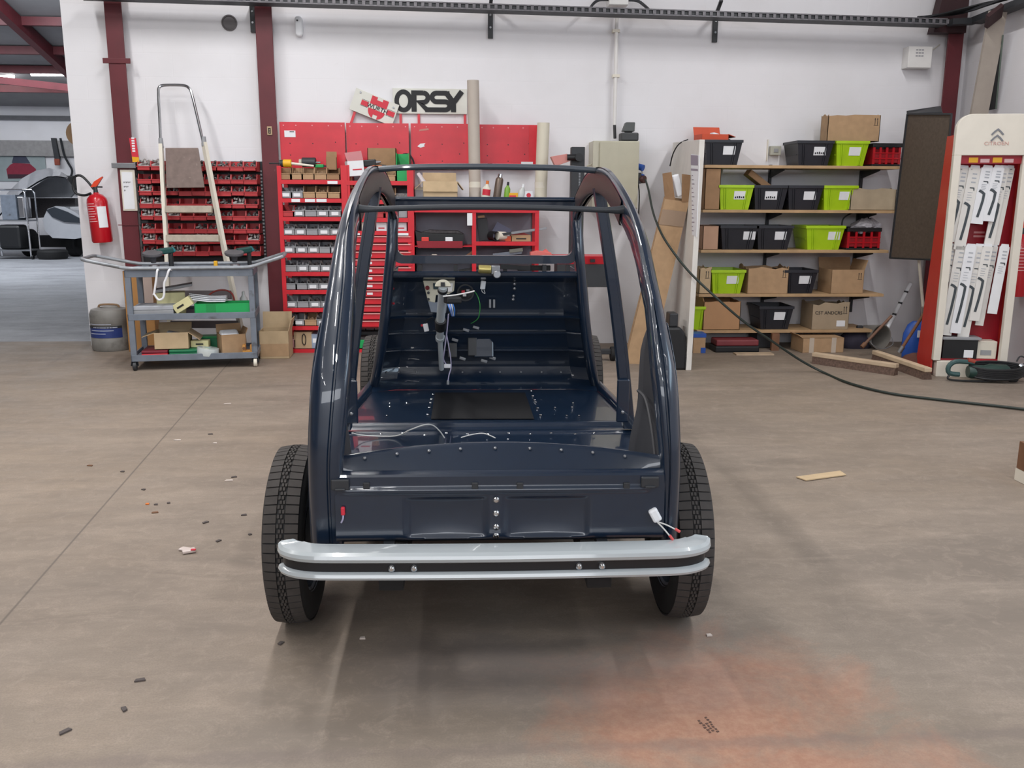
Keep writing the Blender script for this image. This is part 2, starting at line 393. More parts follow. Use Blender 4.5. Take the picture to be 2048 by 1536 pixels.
def side(sg):
    mb = MB(); mb.sm = True; rings = []
    for i,(y,z,xo,xi) in enumerate(path):
        xi += (.034 if sg > 0 else -.006)*min(1,max(0,(1.4-z)/.3))
        a = path[max(i-1,0)]; b = path[min(i+1,len(path)-1)]
        d = Vector((b[0]-a[0], b[1]-a[1])).normalized(); n = Vector((-d.y,d.x)); w = xo-xi
        roof = min(1,max(0,(z-1.15)/.3)); dep = .068+.032*roof
        s = [(xi,-dep),(xi,-.010),(xi+.003,-.003),(xi+.010,0)]
        g = xi+w*.34
        s += [(g-.004,.0015),(g-.001,-.003),(g+.003,-.003),(g+.006,.002)]
        s += [(xo-.034,.0025),(xo-.022,-.001),(xo-.012,-.008),(xo-.004,-.019),(xo,-.034),(xo+.001,-.05),(xo-.002,-dep),(xo-.012,-dep),(xo-.012,-.055),(xi+.012,-.03),(xi+.012,-dep)]
        rings.append([Vector((sg*x, y+n.x*h, z+n.y*h)) for x,h in s])
    mb.loft(rings); return mb
def rail_lining(sg):
    mb = MB(); mb.sm = True; rings = []
    for i,(y,z,xo,xi) in enumerate(path):
        if y < .30 or i > len(path)-6: continue
        a = path[i-1]; b = path[i+1]; d = Vector((b[0]-a[0], b[1]-a[1])).normalized(); n = Vector((-d.y,d.x))
        rings.append([Vector((sg*x, y+n.x*h, z+n.y*h)) for x,h in ((xi-.002,-.014),(xi-.004,-.03),(xi-.003,-.06),(xi-.005,-.088),(xi-.003,-.10),(xi+.006,-.102))])
    mb.loft(rings,False,False); return mb
for sg in (-1,1):
    ar = side(sg).build('rear_arch', M_paint, car, ang=50)
    o = rail_lining(sg).build('rail_lining', mat('dark_brown_lining',(38,32,35),.38,var=.15,scale=8), ar); tag(o,'satin dark brown inner side of the roof rail')

# rear quarter panels: painted skin outside, dull inside
qfront = [(.36,.40),(.345,.47),(.31,.53),(.255,.59),(.2,.65),(.17,.70),(.15,.766),(.13,.82),(.10,.878),(.04,.925),(-.03,.964),(-.12,1.0),(-.19,1.02)]
def prof_at(z):
    for a,b in zip(path, path[1:]):
        if a[1] <= z <= b[1] and a[0] < .2:
            t = (z-a[1])/(b[1]-a[1]+1e-9); return [a[k]+(b[k]-a[k])*t for k in range(4)]
    return list(path[0])
def quarter(sg, off, bulge):
    mb = MB(); mb.sm = True; rows = []
    for yf,z in qfront:
        y,_,xo,xi = prof_at(max(z,.41)); y += .03; row = []
        for k in range(9):
            t = k/8; yy = y+(max(yf,y+.01)-y)*t
            b = bulge*sin(pi*min(1,t*1.0))*max(0,1-abs(z-.62)/.40)
            row.append(Vector((sg*(xo-off+b), yy, z)))
        rows.append(row)
    mb.loft(rows, cap=False, close=False); return mb
for sg in (-1,1):
    o = quarter(sg, .001, .025).build('quarter_panel', M_paint, car); sd = o.modifiers.new('t','SOLIDIFY'); sd.thickness = .003; sd.offset = 0
    o = quarter(sg, .016, .02).build('inner_quarter_panel', M_sealer, car); tag(o, 'dull dark grey inner side of the quarter panel'); sd = o.modifiers.new('t','SOLIDIFY'); sd.thickness = .004; sd.offset = 0
    # pressed rib round the wheel arch on the inner side
    MB().tube([(sg*.489,.10,.74),(sg*.490,-.03,.74),(sg*.491,-.13,.68),(sg*.492,-.2,.6)], .006, 6, smooth=4).build('wheel_arch_rib', M_sealer, car)

# boot rear panel with two pressed recesses, centre strip, bead, ledge
yb, zb, zt = -.425, .41, .612
def rear_panel():
    mb = MB(); nx, nz = 96, 44; vs = []; x0, x1 = -.446, .474
    for j in range(nz+1):
        z = zb+(zt-zb)*j/nz
        for i in range(nx+1):
            x = x0+(x1-x0)*i/nx
            y = yb-.010*(zt-z)/.2
            if z < zb+.03: y += .05*((zb+.03-z)/.03)**2          # rolls under at the bottom
            for a,b in ((-.255,-.022),(.022,.262)):              # recesses
                e = min(x-a, b-x, z-(zb+.022), .555-z)
                y += .006*max(0,min(1,e/.010))
                if e > 0: y += .011*sin(pi*min(1,max(0,(z-zb-.022)/(.555-zb-.022))))**.8*sin(pi*(x-a)/(b-a))**.5
            if .562 < z < .584: y -= .006*sin(pi*(z-.562)/.022)*max(0,min(1,(.435-abs(x))/.02))
            vs.append((x,y,z))
    fs = [(j*(nx+1)+i, j*(nx+1)+i+1, (j+1)*(nx+1)+i+1, (j+1)*(nx+1)+i) for j in range(nz) for i in range(nx)]
    mb.sm = True; mb.add(vs, fs); return mb
o = rear_panel().build('boot_panel', M_paint, car, ang=60)
mb = MB(); mb.sm = True
mb.loft([[Vector((x,y,z)) for x in (-.446,.474)] for y,z in ((yb,.612),(yb+.004,.618),(yb+.012,.621),(yb+.03,.622),(yb+.034,.618),(yb+.05,.608))], False, False)
mb.build('boot_ledge', M_paint, car)
for x in (-.345,-.03,.075,.37):
    p = C({-.345:733,-.03:950,.075:1040,.37:1253}[x], 971, yb-.004)
    MB().cbox((p.x,p.y,p.z),(.018,.008,.018)).build('hinge_clip', M_dark, car, bevel=.002)
for sg in (-1,1):
    MB().cbox((sg*.43,yb-.006,.594),(.05,.012,.03)).cbox((sg*.43,yb-.012,.582),(.03,.01,.006)).build('boot_hinge_bracket', M_dark, car, bevel=.003)
for z in (.545,.505,.465,.44):
    MB().lathe([(0,.006),(.006,.005),(.009,.002),(.010,0)],12,T(0,yb-.006,z) @ RX(pi/2),False).build('bolt', M_chrome, car)
# boot floor with arched front edge and drop
mb = MB(); mb.sm = True; rows = []
for k in range(25):
    x = -.455+.93*k/24
    zt_ = .676-.022*(x/.45)**2; e = -.30-.062*(x/.45)**2
    rows.append([Vector((x,y,z)) for y,z in ((yb+.045,.604),(yb+.05,.600),(e-.012,zt_-.010),(e-.004,zt_-.002),(e+.004,zt_),(e+.012,zt_-.004),(e+.03,.40))])
mb.loft(rows, False, False); mb.build('boot_floor', M_paint, car, ang=50)
def rivets(name, pts, r=.006, m=M_chrome, up=None):
    for p in pts: MB().lathe([(0,r*.6),(r*.6,r*.5),(r,0)],8,T(*p) @ (up or Matrix()),False).build(name, m, car)
rivets('spot_weld', [Vector((x,-.32-.062*(x/.45)**2,.664-.022*(x/.45)**2)) for x in (-.37,-.28,-.19,-.1,0,.1,.19,.28,.37)], .005, M_steel, RX(.8))
rivets('bolt', [CZ(x,y,.372) for x,y in ((762,868),(805,866),(850,870),(893,866),(935,868),(975,868),(1017,866),(1060,868),(1102,866),(1150,868),(1188,866))], .007)
# floor pan, sills, rails
ZF = .36
mb = MB(); mb.sm = True
fl = [Vector((x,y,z)) for x,y,z in ()]
def wid(y): return .66-.056*max(0,(y-1.3))/.9 if y > .5 else .50+.16*max(0,(y+.2))/.7
ys = [-.2,.0,.2,.5,.8,1.1,1.4,1.7,1.93]
mb.loft([[Vector((-wid(y),y,ZF)),Vector((wid(y),y,ZF))] for y in ys], False, False)
mb.build('floor_pan', M_paint, car)
q = [CZ(*p,ZF+.004) for p in ((870,786),(1050,786),(1068,838),(862,838))]
mb = MB(); qq = [Vector((v.x,v.y,ZF+.003)) for v in q]; mb.add(qq+[v+Vector((0,0,.004)) for v in qq], [(4,5,6,7),(0,1,5,4),(1,2,6,5),(2,3,7,6),(3,0,4,7)])
tag(mb.build('tunnel_cover', mat('matt_black_cover',(14,14,17),.55,var=.1), car), 'matt black rectangular floor cover')
rivets('bolt', [CZ(x,y,ZF+.003) for x,y in ((866,789),(863,798),(861,806),(859,815),(856,829),(1062,782),(1065,792),(1069,800),(1071,804),(1075,816),(1081,830))], .008)
rivets('bolt', [CZ(x,y,ZF+.003) for x,y in ((780,806),(780,813),(814,806),(774,831),(1146,806),(1144,814),(1133,831),(1158,831),(1110,815))], .006)
for y,h in ((1.13,.016),(1.0,.01)):
    w = wid(y)-.02
    mb = MB(); mb.sm = True
    mb.loft([[Vector((sg*w,y+dy,ZF+dz)) for dy,dz in ((-.03,0),(-.02,h*.8),(-.012,h),(.012,h),(.02,h*.8),(.03,0))] for sg in (-1,1)], False, False)
    mb.build('floor_crossmember', M_paint, car, ang=60)
for sg in (-1,1):
    pts = [(.30,.61),(.7,.655),(1.3,.664),(1.7,.637),(2.12,.612)]
    mb = MB(); mb.sm = True; sec = [(-.03,-.10),(-.03,.0),(-.022,.022),(-.008,.030),(.01,.030),(.02,.02),(.024,0),(.024,-.10)]
    mb.loft([[Vector((sg*(x+a),y,ZF+b)) for a,b in sec] for y,x in pts]); mb.build('sill', M_paint, car, ang=50)
    # B pillar with belt bracket, slim, splayed outwards towards the sill
    top = Vector((sg*.464,1.0,1.41)); bot = Vector((sg*.622,1.0,ZF+.02)); mb = MB(); mb.sm = True
    n = 14; rings = []
    for k in range(n+1):
        t = k/n; p = top.lerp(bot,t); p.x += sg*.012*sin(pi*t)
        w = .024+.003*t
        rings.append([Vector((p.x+sg*a*w,p.y+b,p.z)) for a,b in ((-1,-.022),(-.9,-.028),(.35,-.028),(.45,-.020),(.9,-.020),(1,-.014),(1,.03),(-1,.03))])
    mb.loft(rings); mb.build('door_pillar', M_paint, car, ang=50)
    x = .585
    MB().cbox((sg*x,.955,.51),(.055,.012,.19)).build('belt_bracket', M_paint, car, bevel=.006)
    rivets('bolt', [(sg*x,.948,.46)], .008, M_steel, RX(pi/2))
# A pillars with the cowl sides
for sg in (-1,1):
    pts = [(1.78,1.345,.462),(1.74,1.22,.468),(1.72,1.1,.476),(1.72,1.0,.488),(1.73,.88,.502),(1.75,.74,.520),(1.79,.6,.545),(1.85,.47,.575),(1.92,.37,.60)]
    P = crom4([tuple(p) for p in pts], 5); mb = MB(); mb.sm = True; rings = []
    for y,z,x in P:
        rings.append([Vector((sg*(x+a),y+b,z)) for a,b in ((-.026,0),(-.022,-.008),(-.012,-.014),(.004,-.014),(.016,-.008),(.022,.004),(.022,.10),(-.026,.10))])
    mb.loft(rings); mb.build('windscreen_pillar', M_paint, car, ang=50)
    mb = MB(); mb.sm = True                                     # cowl side closing towards the bulkhead
    mb.loft([[Vector((sg*(x-.01),y+.08,z)),Vector((sg*(x-.002),y+.2,z)),Vector((sg*(x-.01),2.2,z))] for y,z,x in P if z < 1.02], False, False)
    o = mb.build('cowl_side', M_paint, car); sd = o.modifiers.new('t','SOLIDIFY'); sd.thickness = .004
# windscreen frame
def rect_loop(w, z0, z1, y, rad, k=5):
    out = []
    for cx,cz,a0 in ((w-rad,z1-rad,0),(-w+rad,z1-rad,pi/2),(-w+rad,z0+rad,pi),(w-rad,z0+rad,1.5*pi)):
        for j in range(k+1):
            a = a0+pi/2*j/k; out.append(Vector((cx+rad*cos(a), y, cz+rad*sin(a))))
    return out
mb = MB(); mb.sm = True; outer = rect_loop(.462,1.044,1.368,1.76,.04); inner = rect_loop(.440,1.084,1.322,1.755,.035)
of = [p+Vector((0,-.02,0)) for p in outer]; inn = [p+Vector((0,-.014,0)) for p in inner]; ib = [p+Vector((0,.03,0)) for p in inner]; ob = [p+Vector((0,.03,0)) for p in outer]
mb.loft([of,inn,ib,ob,of], False); mb.build('windscreen_frame', M_paint, car, ang=45)
mb = MB(); mb.cyl((-.46,1.745,1.362),(.46,1.745,1.362),.012); mb.build('header_lip', M_paint, car)
# vent opening strip, dash top and bulkhead
mb = MB(); mb.sm = True
bh = [(1.735,1.006),(1.728,1.001),(1.728,.985),(1.735,.975),(1.80,.955),(1.86,.94),(1.90,.80),(1.905,.775),(1.86,.765),(1.85,.758),(1.855,.75),(1.91,.745),(1.935,.672),(1.922,.668),(1.918,.662),(1.921,.656),(1.94,.652),(1.975,.572),(1.962,.568),(1.958,.562),(1.962,.556),(1.985,.552),(2.025,.49),(2.035,.46),(2.025,.43),(2.0,.40),(1.96,.376),(1.90,ZF+.001)]
nx = 20
rows = []
for k in range(nx+1):
    u = -1+2*k/nx
    rows.append([Vector((u*(.475+.125*max(0,min(1,(1.0-z)/.6))), y-.06*max(0,abs(u)-.8)/.2*(1 if z < .94 else 0), z)) for y,z in bh])
mb.loft(rows, False, False); mb.build('bulkhead', M_paint, car, ang=22)
for x in (-.33,-.15,.1,.3,.42): MB().cbox((x,1.76,1.02),(.02,.03,.034)).build('vent_stay', M_dark, car)
MB().cbox((.25,1.80,1.018),(.17,.01,.028)).build('vent_flap', M_black, car, bevel=.003)
rivets('spot_weld', [C(x,744,1.99) for x in (773,797,833,925,960,1000,1042,1083,1122)], .006, M_steel, RX(.9))
for px,py in ((1029,568),(1029,577),(1027,592),(1026,599)): rivets('screw', [C(px,py,1.86)], .009, M_steel, RX(pi/2))
MB().cbox(C(980,607,1.865),(.012,.02,.045)).cbox(C(988,607,1.865),(.012,.02,.045)).build('pedal_bracket', M_steel, car, bevel=.002)
for px,py in ((786,577),(787,607),(844,651)): rivets('screw', [C(px,py,1.845)], .007, M_redprint, RX(pi/2))
# heater / gearbox cover plates on the toe board
c = C(985,693,1.95); MB().prism([(-.07,-.055),(.035,-.055),(.035,.03),(.015,.05),(-.05,.05),(-.07,.035)], 0,.03, T(c.x-.03,c.y-.02,c.z) @ RX(-.3)).build('access_cover', M_paint, car, bevel=.006)
c = C(945,693,1.95); MB().cbox((0,0,0),(.05,.02,.10), T(c.x,c.y-.01,c.z) @ RX(-.3)).build('access_cover', M_dark, car, bevel=.004)
c = C(905,700,1.95); MB().cbox((0,0,0),(.05,.03,.08), T(c.x,c.y-.01,c.z) @ RX(-.3)).build('pedal_plate', M_dark, car, bevel=.004)
for px,py in ((910,680),(925,717),(952,655),(968,722),(985,716),(932,660)):
    c = C(px,py,1.93); MB().cbox((0,0,0),(.035,.014,.016), T(*c) @ RY(.3)).build('bracket', M_steel, car, bevel=.003)
# roof cross bars
mb = MB(); mb.tube([(-.455,1.0,1.482),(-.3,1.0,1.492),(0,1.0,1.496),(.3,1.0,1.492),(.455,1.0,1.482)], .0125, 10, smooth=4); mb.build('roof_tube', mat('roof_bar_paint',(70,76,84),.25,coat=1,var=.04), car)
mb = MB(); mb.sm = True; rings = []
for k in range(25):
    x = -.47+.94*k/24; z = 1.327+.012*(1-(x/.47)**2)+(.008*max(0,(abs(x)-.42)/.05))
    hw = .0095+(.007*max(0,(abs(x)-.40)/.07))
    rings.append([Vector((x,.285+a,z+b)) for a,b in ((-.012,-hw),(-.016,-hw+.004),(-.016,hw-.004),(-.012,hw),(.012,hw),(.012,-hw))])
mb.loft(rings); tag(mb.build('rear_window_bar', mat('grey_navy_bar',(48,52,58),.5,coat=.1,var=.05), car, ang=50), 'flat grey rear roof bar')
# bumper: swept along a bowed path, two rolled lips with a black band between
def bumper_path():
    pts = [Vector((x,y)) for x,y in ((-.592,-.455),(-.588,-.468),(-.577,-.487),(-.55,-.508),(-.51,-.523),(-.44,-.530),(-.2,-.536),(0,-.538),(.2,-.536),(.44,-.530),(.51,-.523),(.55,-.508),(.577,-.487),(.588,-.468),(.592,-.455))]
    return [Vector((p[0],p[1])) for p in crom4([tuple(p) for p in pts], 4)]
bp_ = bumper_path()
def sweep_b(name, sec, m, lab=None, flip=False, trim=0):
    mb = MB(); mb.sm = True; rings = []; P = bp_[trim:len(bp_)-trim]
    for i,p in enumerate(P):
        d = (P[min(i+1,len(P)-1)]-P[max(i-1,0)]).normalized(); n = Vector((d.y,-d.x))
        e = min(1, min(i,len(P)-1-i)/7)
        rings.append([Vector((p.x+n.x*(a if a > -.034 else -.034+(a+.034)*e), p.y+n.y*(a if a > -.034 else -.034+(a+.034)*e), b+(0 if e >= 1 else (.007*(1-e)**2)*(1 if b > .42 else -.3)))) for a,b in sec])
    mb.loft(rings); o = mb.build(name, m, car, ang=32)
    if lab: tag(o, lab)
sweep_b('bumper_upper_lip', [(-.062,.433),(-.06,.436),(-.03,.437),(.001,.435),(.010,.428),(.013,.419),(.010,.410),(.003,.405),(-.02,.403),(-.055,.428)], M_bumper)
sweep_b('bumper_band', [(-.02,.404),(-.002,.404),(-.002,.378),(-.02,.378)], mat('bumper_black_band',(26,26,30),.4,var=.05), 'black band of the bumper', trim=1)
sweep_b('bumper_lower_lip', [(-.03,.379),(.003,.379),(.010,.375),(.013,.367),(.010,.360),(.003,.357),(-.02,.357)], M_bumper)
for px in (783,828,1158,1204):
    c = C(px,1133,-.538); MB().lathe([(0,.010),(.005,.0095),(.009,.006),(.0105,0),(.0105,-.004)],16,T(c.x,-.5355,.391) @ RX(pi/2)).build('dome_bolt', M_chrome, car)
for sg in (-1,1): MB().bar((sg*.3,-.51,.395),(sg*.3,-.36,.42),.03,.03).build('bumper_bracket', M_dark, car)
MB().bar((-.45,-.38,.36),(.45,-.38,.36),.05,.05).bar((-.3,-.40,.30),(-.3,2.3,.30),.07,.07).bar((.3,-.40,.30),(.3,2.3,.30),.07,.07).build('chassis_frame', M_rubber, car)
for y in (0,2.4): MB().cyl((-.56,y,.29),(.56,y,.29),.032).build('axle', M_dark, car)
# wheels
def wheel(x, y, sgn):
    R, w = .290, .125
    sec = [(.185,-.045),(.20,-.056),(.23,-.0625),(.258,-.060),(.274,-.052),(.2815,-.040),(.2825,-.02),(.283,0),(.2825,.02),(.2815,.040),(.274,.052),(.258,.060),(.23,.0625),(.20,.056),(.185,.045)]
    M = T(x,y,R) @ RY(pi/2)
    mb = MB(); mb.lathe(sec, 56, M, False); ty = mb.build('tyre', M_rubber, car, ang=60)
    mb = MB(); n = 62                                            # tread: two shoulder rows, zigzag middle
    def blk(a0, a1, w0, w1, h0=.279, h1=.2885, hs0=None):
        vs = []
        for r in (h0,h1):
            for a,ww in ((a0,w0),(a1,w0),(a1,w1),(a0,w1)):
                rr = r-(.006 if (hs0 and r == h1 and abs(ww) > .045) else 0)
                vs.append(M @ Vector((rr*cos(a), rr*sin(a), ww)))
        mb.add(vs, [(4,5,6,7),(0,1,5,4),(1,2,6,5),(2,3,7,6),(3,0,4,7)])
    for k in range(n):
        a = 2*pi*k/n; s = 2*pi/n
        blk(a+s*.07,a+s*.93,-.052,-.0135,hs0=1); blk(a+s*.07,a+s*.93,.0135,.052,hs0=1)
        for o_ in (0,.5):
            z = -.0025 if o_ == 0 else .0025
            blk(a+s*(o_+.06),a+s*(o_+.44), z-.0085, z-.0015); blk(a+s*(o_+.06),a+s*(o_+.44), z+.0015, z+.0085)
    tag(mb.build('tread', mat('tread_rubber',(64,60,58),.85,var=.15,scale=25), ty), 'worn dusty tread blocks', kind='stuff')
    mb = MB(); mb.lathe([(.190,-.05),(.186,-.044),(.176,-.040),(.172,.0),(.176,.040),(.186,.044),(.190,.05)],40,M,False); mb.build('rim', M_greysteel, car)
    mb = MB(); mb.lathe([(.174,.012),(.13,.03),(.09,.022),(.06,.03),(0,.034)] if sgn > 0 else [(.174,-.012),(.13,-.03),(.09,-.022),(.06,-.03),(0,-.034)],40,M,False); mb.build('wheel_disc', M_greysteel, car)
    mb = MB(); mb.cyl((x-sgn*.035,y,R),(x-sgn*.075,y,R),.09,.085,24); mb.build('brake_drum', M_dark, car, bevel=.004)
for sg in (-1,1):
    for y in (0,2.4): wheel(sg*.6265-.012, y, sg)
# steering column, instruments, wiring
st = tag(bpy.data.objects.new('steering_column', None)); COL.objects.link(st); st.parent = car
top = C(886,573,1.45); a1 = C(881,640,1.66); a2 = C(881,656,1.70); a3 = C(880,676,1.78); a4 = C(883,738,1.93)
d = (a1-top).normalized()
MB().cyl(top,a1,.021).build('outer_tube', mat('grey_column_paint',(186,194,198),.45,var=.05), st)
MB().cyl(a1-d*.004,a3,.019).cyl(a3-d*.012,a3+d*.014,.024,.023).cyl(a3,a4,.0135).build('lower_shaft', MATS['grey_column_paint'], st)
MB().cyl(a1,a2+d*.01,.03,.027).build('clamp', M_black, st, bevel=.004)
fl_ = MB().prism([(.038*cos(k*pi/12),.034*sin(k*pi/12)) for k in range(13)], -.006,.006, T(*(top+Vector((0,-.012,.0)))) @ RX(-.35)); fl_.build('wheel_flange', M_beige, st, bevel=.002)
MB().cbox(top+Vector((.0,-.022,.012)),(.02,.008,.02)).build('flange_socket', M_dark, st)
c0 = C(890,600,1.44); c1 = C(910,600,1.47)
MB().bar(c0,c1+Vector((.025,0,0)),.05,.034).build('switch_housing', M_black, st, bevel=.008)
MB().cyl(top-d*-.02,top+d*.035,.025).build('switch_collar', M_black, st)
MB().tube([C(886,593,1.42),C(912,590,1.44),C(938,585,1.47),C(949,582,1.48)], .0035, 6).build('indicator_stalk', M_white, st)
# dash panel
p = C(878,590,1.80)
def dq(px,py): v = C(px,py,1.80); return (v.x,v.z)
MB().prism([dq(846,561),dq(910,561),dq(908,582),dq(898,588),dq(872,590),dq(870,605),dq(856,602)], 1.792,1.806).build('dash_panel', M_beige, car, bevel=.002)
MB().prism([dq(856,602),dq(870,605),dq(896,600),dq(892,626),dq(862,624)], 1.79,1.806).build('dash_lower_plate', M_greysteel, car, bevel=.002)
MB().prism([dq(866,566),dq(888,566),dq(887,578),dq(867,578)], 1.786,1.80).build('gauge', mat('smoked_gauge',(40,60,66),.2,var=0), car, bevel=.002)
MB().prism([dq(892,565),dq(906,566),dq(904,583),dq(892,584)], 1.786,1.80).build('switch_panel', M_white, car, bevel=.002)
v = dq(855,575); MB().cyl((v[0],1.795,v[1]),(v[0],1.782,v[1]),.011,n=16).build('warning_lamp', mat('dark_red_lens',(96,18,30),.25,var=0), car)
for px,py in ((857,585),(857,598)): v = dq(px,py); MB().cyl((v[0],1.795,v[1]),(v[0],1.784,v[1]),.007).build('knob', M_dark, car)
c = C(931,585,1.87); MB().lathe([(.045,0),(.045,.008),(.037,.008),(.037,0)],24,T(*c) @ RX(pi/2)).build('cable_grommet', M_dark, car)
for dx,dz,m in ((-.012,.006,M_redprint),(.012,.012,M_steel),(-.005,-.012,M_white)): MB().cbox((c.x+dx,c.y-.012,c.z+dz),(.018,.012,.014)).build('cable_plug', m, car, bevel=.002)
def wire(pts, r, m, y=None, nm='wire'):
    return MB().tube(pts, r, 6, smooth=5).build(nm, m, car)
M_gwire = mat('green_wire',(60,150,70),.5,var=0); M_bwire = mat('blue_wire',(60,120,200),.5,var=0); M_vwire = mat('pale_violet_wire',(176,172,200),.5,var=0); M_wwire = mat('white_wire',(206,206,204),.5,var=0)
wire([C(949,583,1.82),C(955,592,1.78),C(960,610,1.77),C(958,632,1.78),C(952,641,1.80),C(942,647,1.84)], .0022, M_gwire)
for k in range(4): wire([C(895+k*2.5,606,1.70),C(899+k*2,618,1.68),C(904+k,632,1.70)], .003, (M_bwire,M_vwire,M_bwire,M_wwire)[k])
wire([C(905,606,1.70),C(909,620,1.69),C(908,632,1.70)], .003, M_bwire)
wire([C(897,628,1.70),C(894,660,1.72),C(889,700,1.75),C(887,718,1.78),C(893,730,1.80)], .0035, M_vwire)
wire([C(893,668,1.73),C(897,690,1.74),C(901,715,1.75),C(902,735,1.76),C(898,750,1.76),C(896,762,1.76)], .003, M_vwire)
MB().cbox(C(895,732,1.79),(.036,.016,.02)).build('wire_connector', M_paper, car, bevel=.003)
MB().cbox(C(896,765,1.76),(.012,.012,.022)).build('wire_connector', M_greybin, car, bevel=.002)
MB().cbox((0,0,0),(.026,.014,.044),T(*C(966,570,1.80)) @ RY(.12)).build('wire_connector', M_paper, car, bevel=.004)
wire([C(964,576,1.80),C(964,583,1.79),C(970,587,1.79),C(968,580,1.80)], .0018, M_wwire)
MB().cbox((0,0,0),(.025,.016,.04),T(*C(852,655,1.72)) @ RY(-.2)).build('wire_connector', M_paper, car, bevel=.003)
wire([C(851,648,1.72),C(854,640,1.70),C(866,634,1.68)], .003, M_black)
wire([CZ(704,866,.40),CZ(730,871,.375),CZ(790,872,.37),CZ(820,860,.42),CZ(848,850,.44),CZ(866,851,.43),CZ(880,863,.40),CZ(889,876,.37)], .0028, M_wwire)
wire([CZ(922,875,.37),CZ(945,869,.38),CZ(968,867,.385),CZ(991,876,.37)], .0025, M_wwire)
wire([C(688,745,.05),C(694,760,.1),C(697,800,.14),C(695,815,.15)], .0016, M_wwire)
a = C(957,538,1.70); b = C(982,539,1.70)
MB().cyl(a,b,.021,n=20).build('wiper_motor', mat('gold_passivated_metal',(206,190,120),.3,metal=.7,var=.08), car, bevel=.003)
MB().cbox(C(991,540,1.71),(.045,.03,.045)).cyl(C(994,549,1.69),C(994,549,1.72),.02).build('wiper_gearbox', M_steel, car, bevel=.004)
MB().bar(C(1000,533,1.74),C(1060,536,1.76),.03,.022).build('wiper_linkage', M_black, car)
# loose tail lamp connectors
wc = C(1310,1030,yb-.012); MB().cbox((0,0,0),(.026,.02,.04),T(*wc) @ RY(-.5)).build('tail_lamp_connector', M_paper, car, bevel=.006)
for e in ((1360,1064),(1346,1080)):
    q = C(*e,yb-.045); wire([wc+Vector((.005,-.004,-.018)),wc.lerp(q,.5)+Vector((0,-.005,-.004)),q], .0022, M_wwire)
    MB().cyl(wc.lerp(q,.80)+Vector((0,-.002,0)),q,.004).build('red_terminal', mat('red_terminal_plastic',(206,80,80),.5,var=0), car)
q = C(686,1022,yb-.012); MB().cbox(q,(.011,.012,.024)).build('tail_lamp_connector', M_redprint, car, bevel=.003)
wire([q,q+Vector((0,-.004,-.02)),q+Vector((-.006,0,-.034))], .0025, M_vwire)
# ------------------------------------------------------------------ ceiling battens over the workshop
for i,(x,y) in enumerate(BATTENS):
    o = MB().box((x-.09,y-.76,4.42),(x+.09,y+.76,4.50)).bar((x,y-.5,4.5),(x,y-.5,4.62),.02,.02).bar((x,y+.5,4.5),(x,y+.5,4.62),.02,.02).build('tube_batten', M_white)
    tag(o, 'white fluorescent batten under the ceiling, row %s from left, %s from the entrance' % (ORD[i//6],ORD[i%6]), 'light', 'tube battens under the workshop ceiling')
# ------------------------------------------------------------------ steel columns on the back wall
def column(label, pxt, pxb, y0, brk=None):
    a, b = at(*pxt,WY-.1), at(*pxb,WY-.1); w = .145; x = (a.x+b.x)/2
    t = thing('steel_column', label, 'column', (x,WY-.05,0))
    MB().box((-w/2,-.06,y0),(w/2,-.045,4.6)).box((-.01,-.045,y0),(.01,.05,4.6)).build('column_flange', M_maroon, t, bevel=.003)
    if brk:
        z = at(pxt[0],brk,WY-.1).z; MB().box((-w/2-.045,-.07,z-.022),(w/2+.045,-.06,z+.022)).build('clamp_strap', M_maroon, t, bevel=.003)
        z = at(270,450,WY-.1).z; MB().box((-w/2-.03,-.068,z-.004),(w/2+.01,-.06,z+.004)).build('clamp_strap', M_maroon, t)
    return t
column('dark red steel column left of the red bins, with a white notice', (226,0), (262,480), 0, 122)
t = column('dark red steel column between the red bins and the red shelves', (524,0), (550,480), 0)
c = at(539,262,8.36); dx = c.x-t.location.x; MB().box((dx-.022,-.07,c.z-.035),(dx+.022,-.06,c.z+.04)).build('number_tag', mat('tan_tag',(176,152,122),.6,var=.05), t, bevel=.003)
mb = MB().box((dx-.010,-.073,c.z-.022),(dx-.004,-.07,c.z+.026)).box((dx+.004,-.073,c.z-.022),(dx+.010,-.07,c.z+.026)).box((dx-.01,-.073,c.z-.003),(dx+.01,-.07,c.z+.005)).box((dx-.01,-.073,c.z+.02),(dx+.01,-.07,c.z+.026)).box((dx-.01,-.073,c.z-.022),(dx+.01,-.07,c.z-.016)); tag(mb.build('tag_mark', M_print, t), kind='stuff')
column('dark red steel column in the far right corner above the brown board', (1906,120), (1895,240), 0)
# left column: metal cover strip, notice
t = thing('cover_strip', 'pale metal strip across the left column above the notice', 'bracket', at(226,331,8.35))
q = at(249,331,8.35); MB().box((-.01,-.012,-.022),(.20,.068,.022)).build('strip_plate', M_steel, t, bevel=.003); 
q0, q1 = at(243,344,8.36), at(275,418,8.36)
t = thing('paper_notice', 'white paper notice taped on the left dark red column', 'notice', (q0.x,8.36,q1.z))
w, h = q1.x-q0.x-.02, q0.z-q1.z
MB().box((-.012,.0,-.015),(w+.02,.006,h+.02)).build('backing', M_cream, t)
MB().box((0,-.003,0),(w,0,h)).build('sheet', M_paper, t)
mb = MB()
for i,(n,s) in enumerate(((9,.72),(2,.5),(6,.60))):
    z = h*s
    for k in range(n): mb.box((w*.12+k*w*.075,-.0045,z-.006+.003*((k*7)%3)),(w*.12+k*w*.075+w*.05,-.003,z+.007))
mb.build('faint_print', mat('grey_print',(120,118,120),.7,var=0), t)
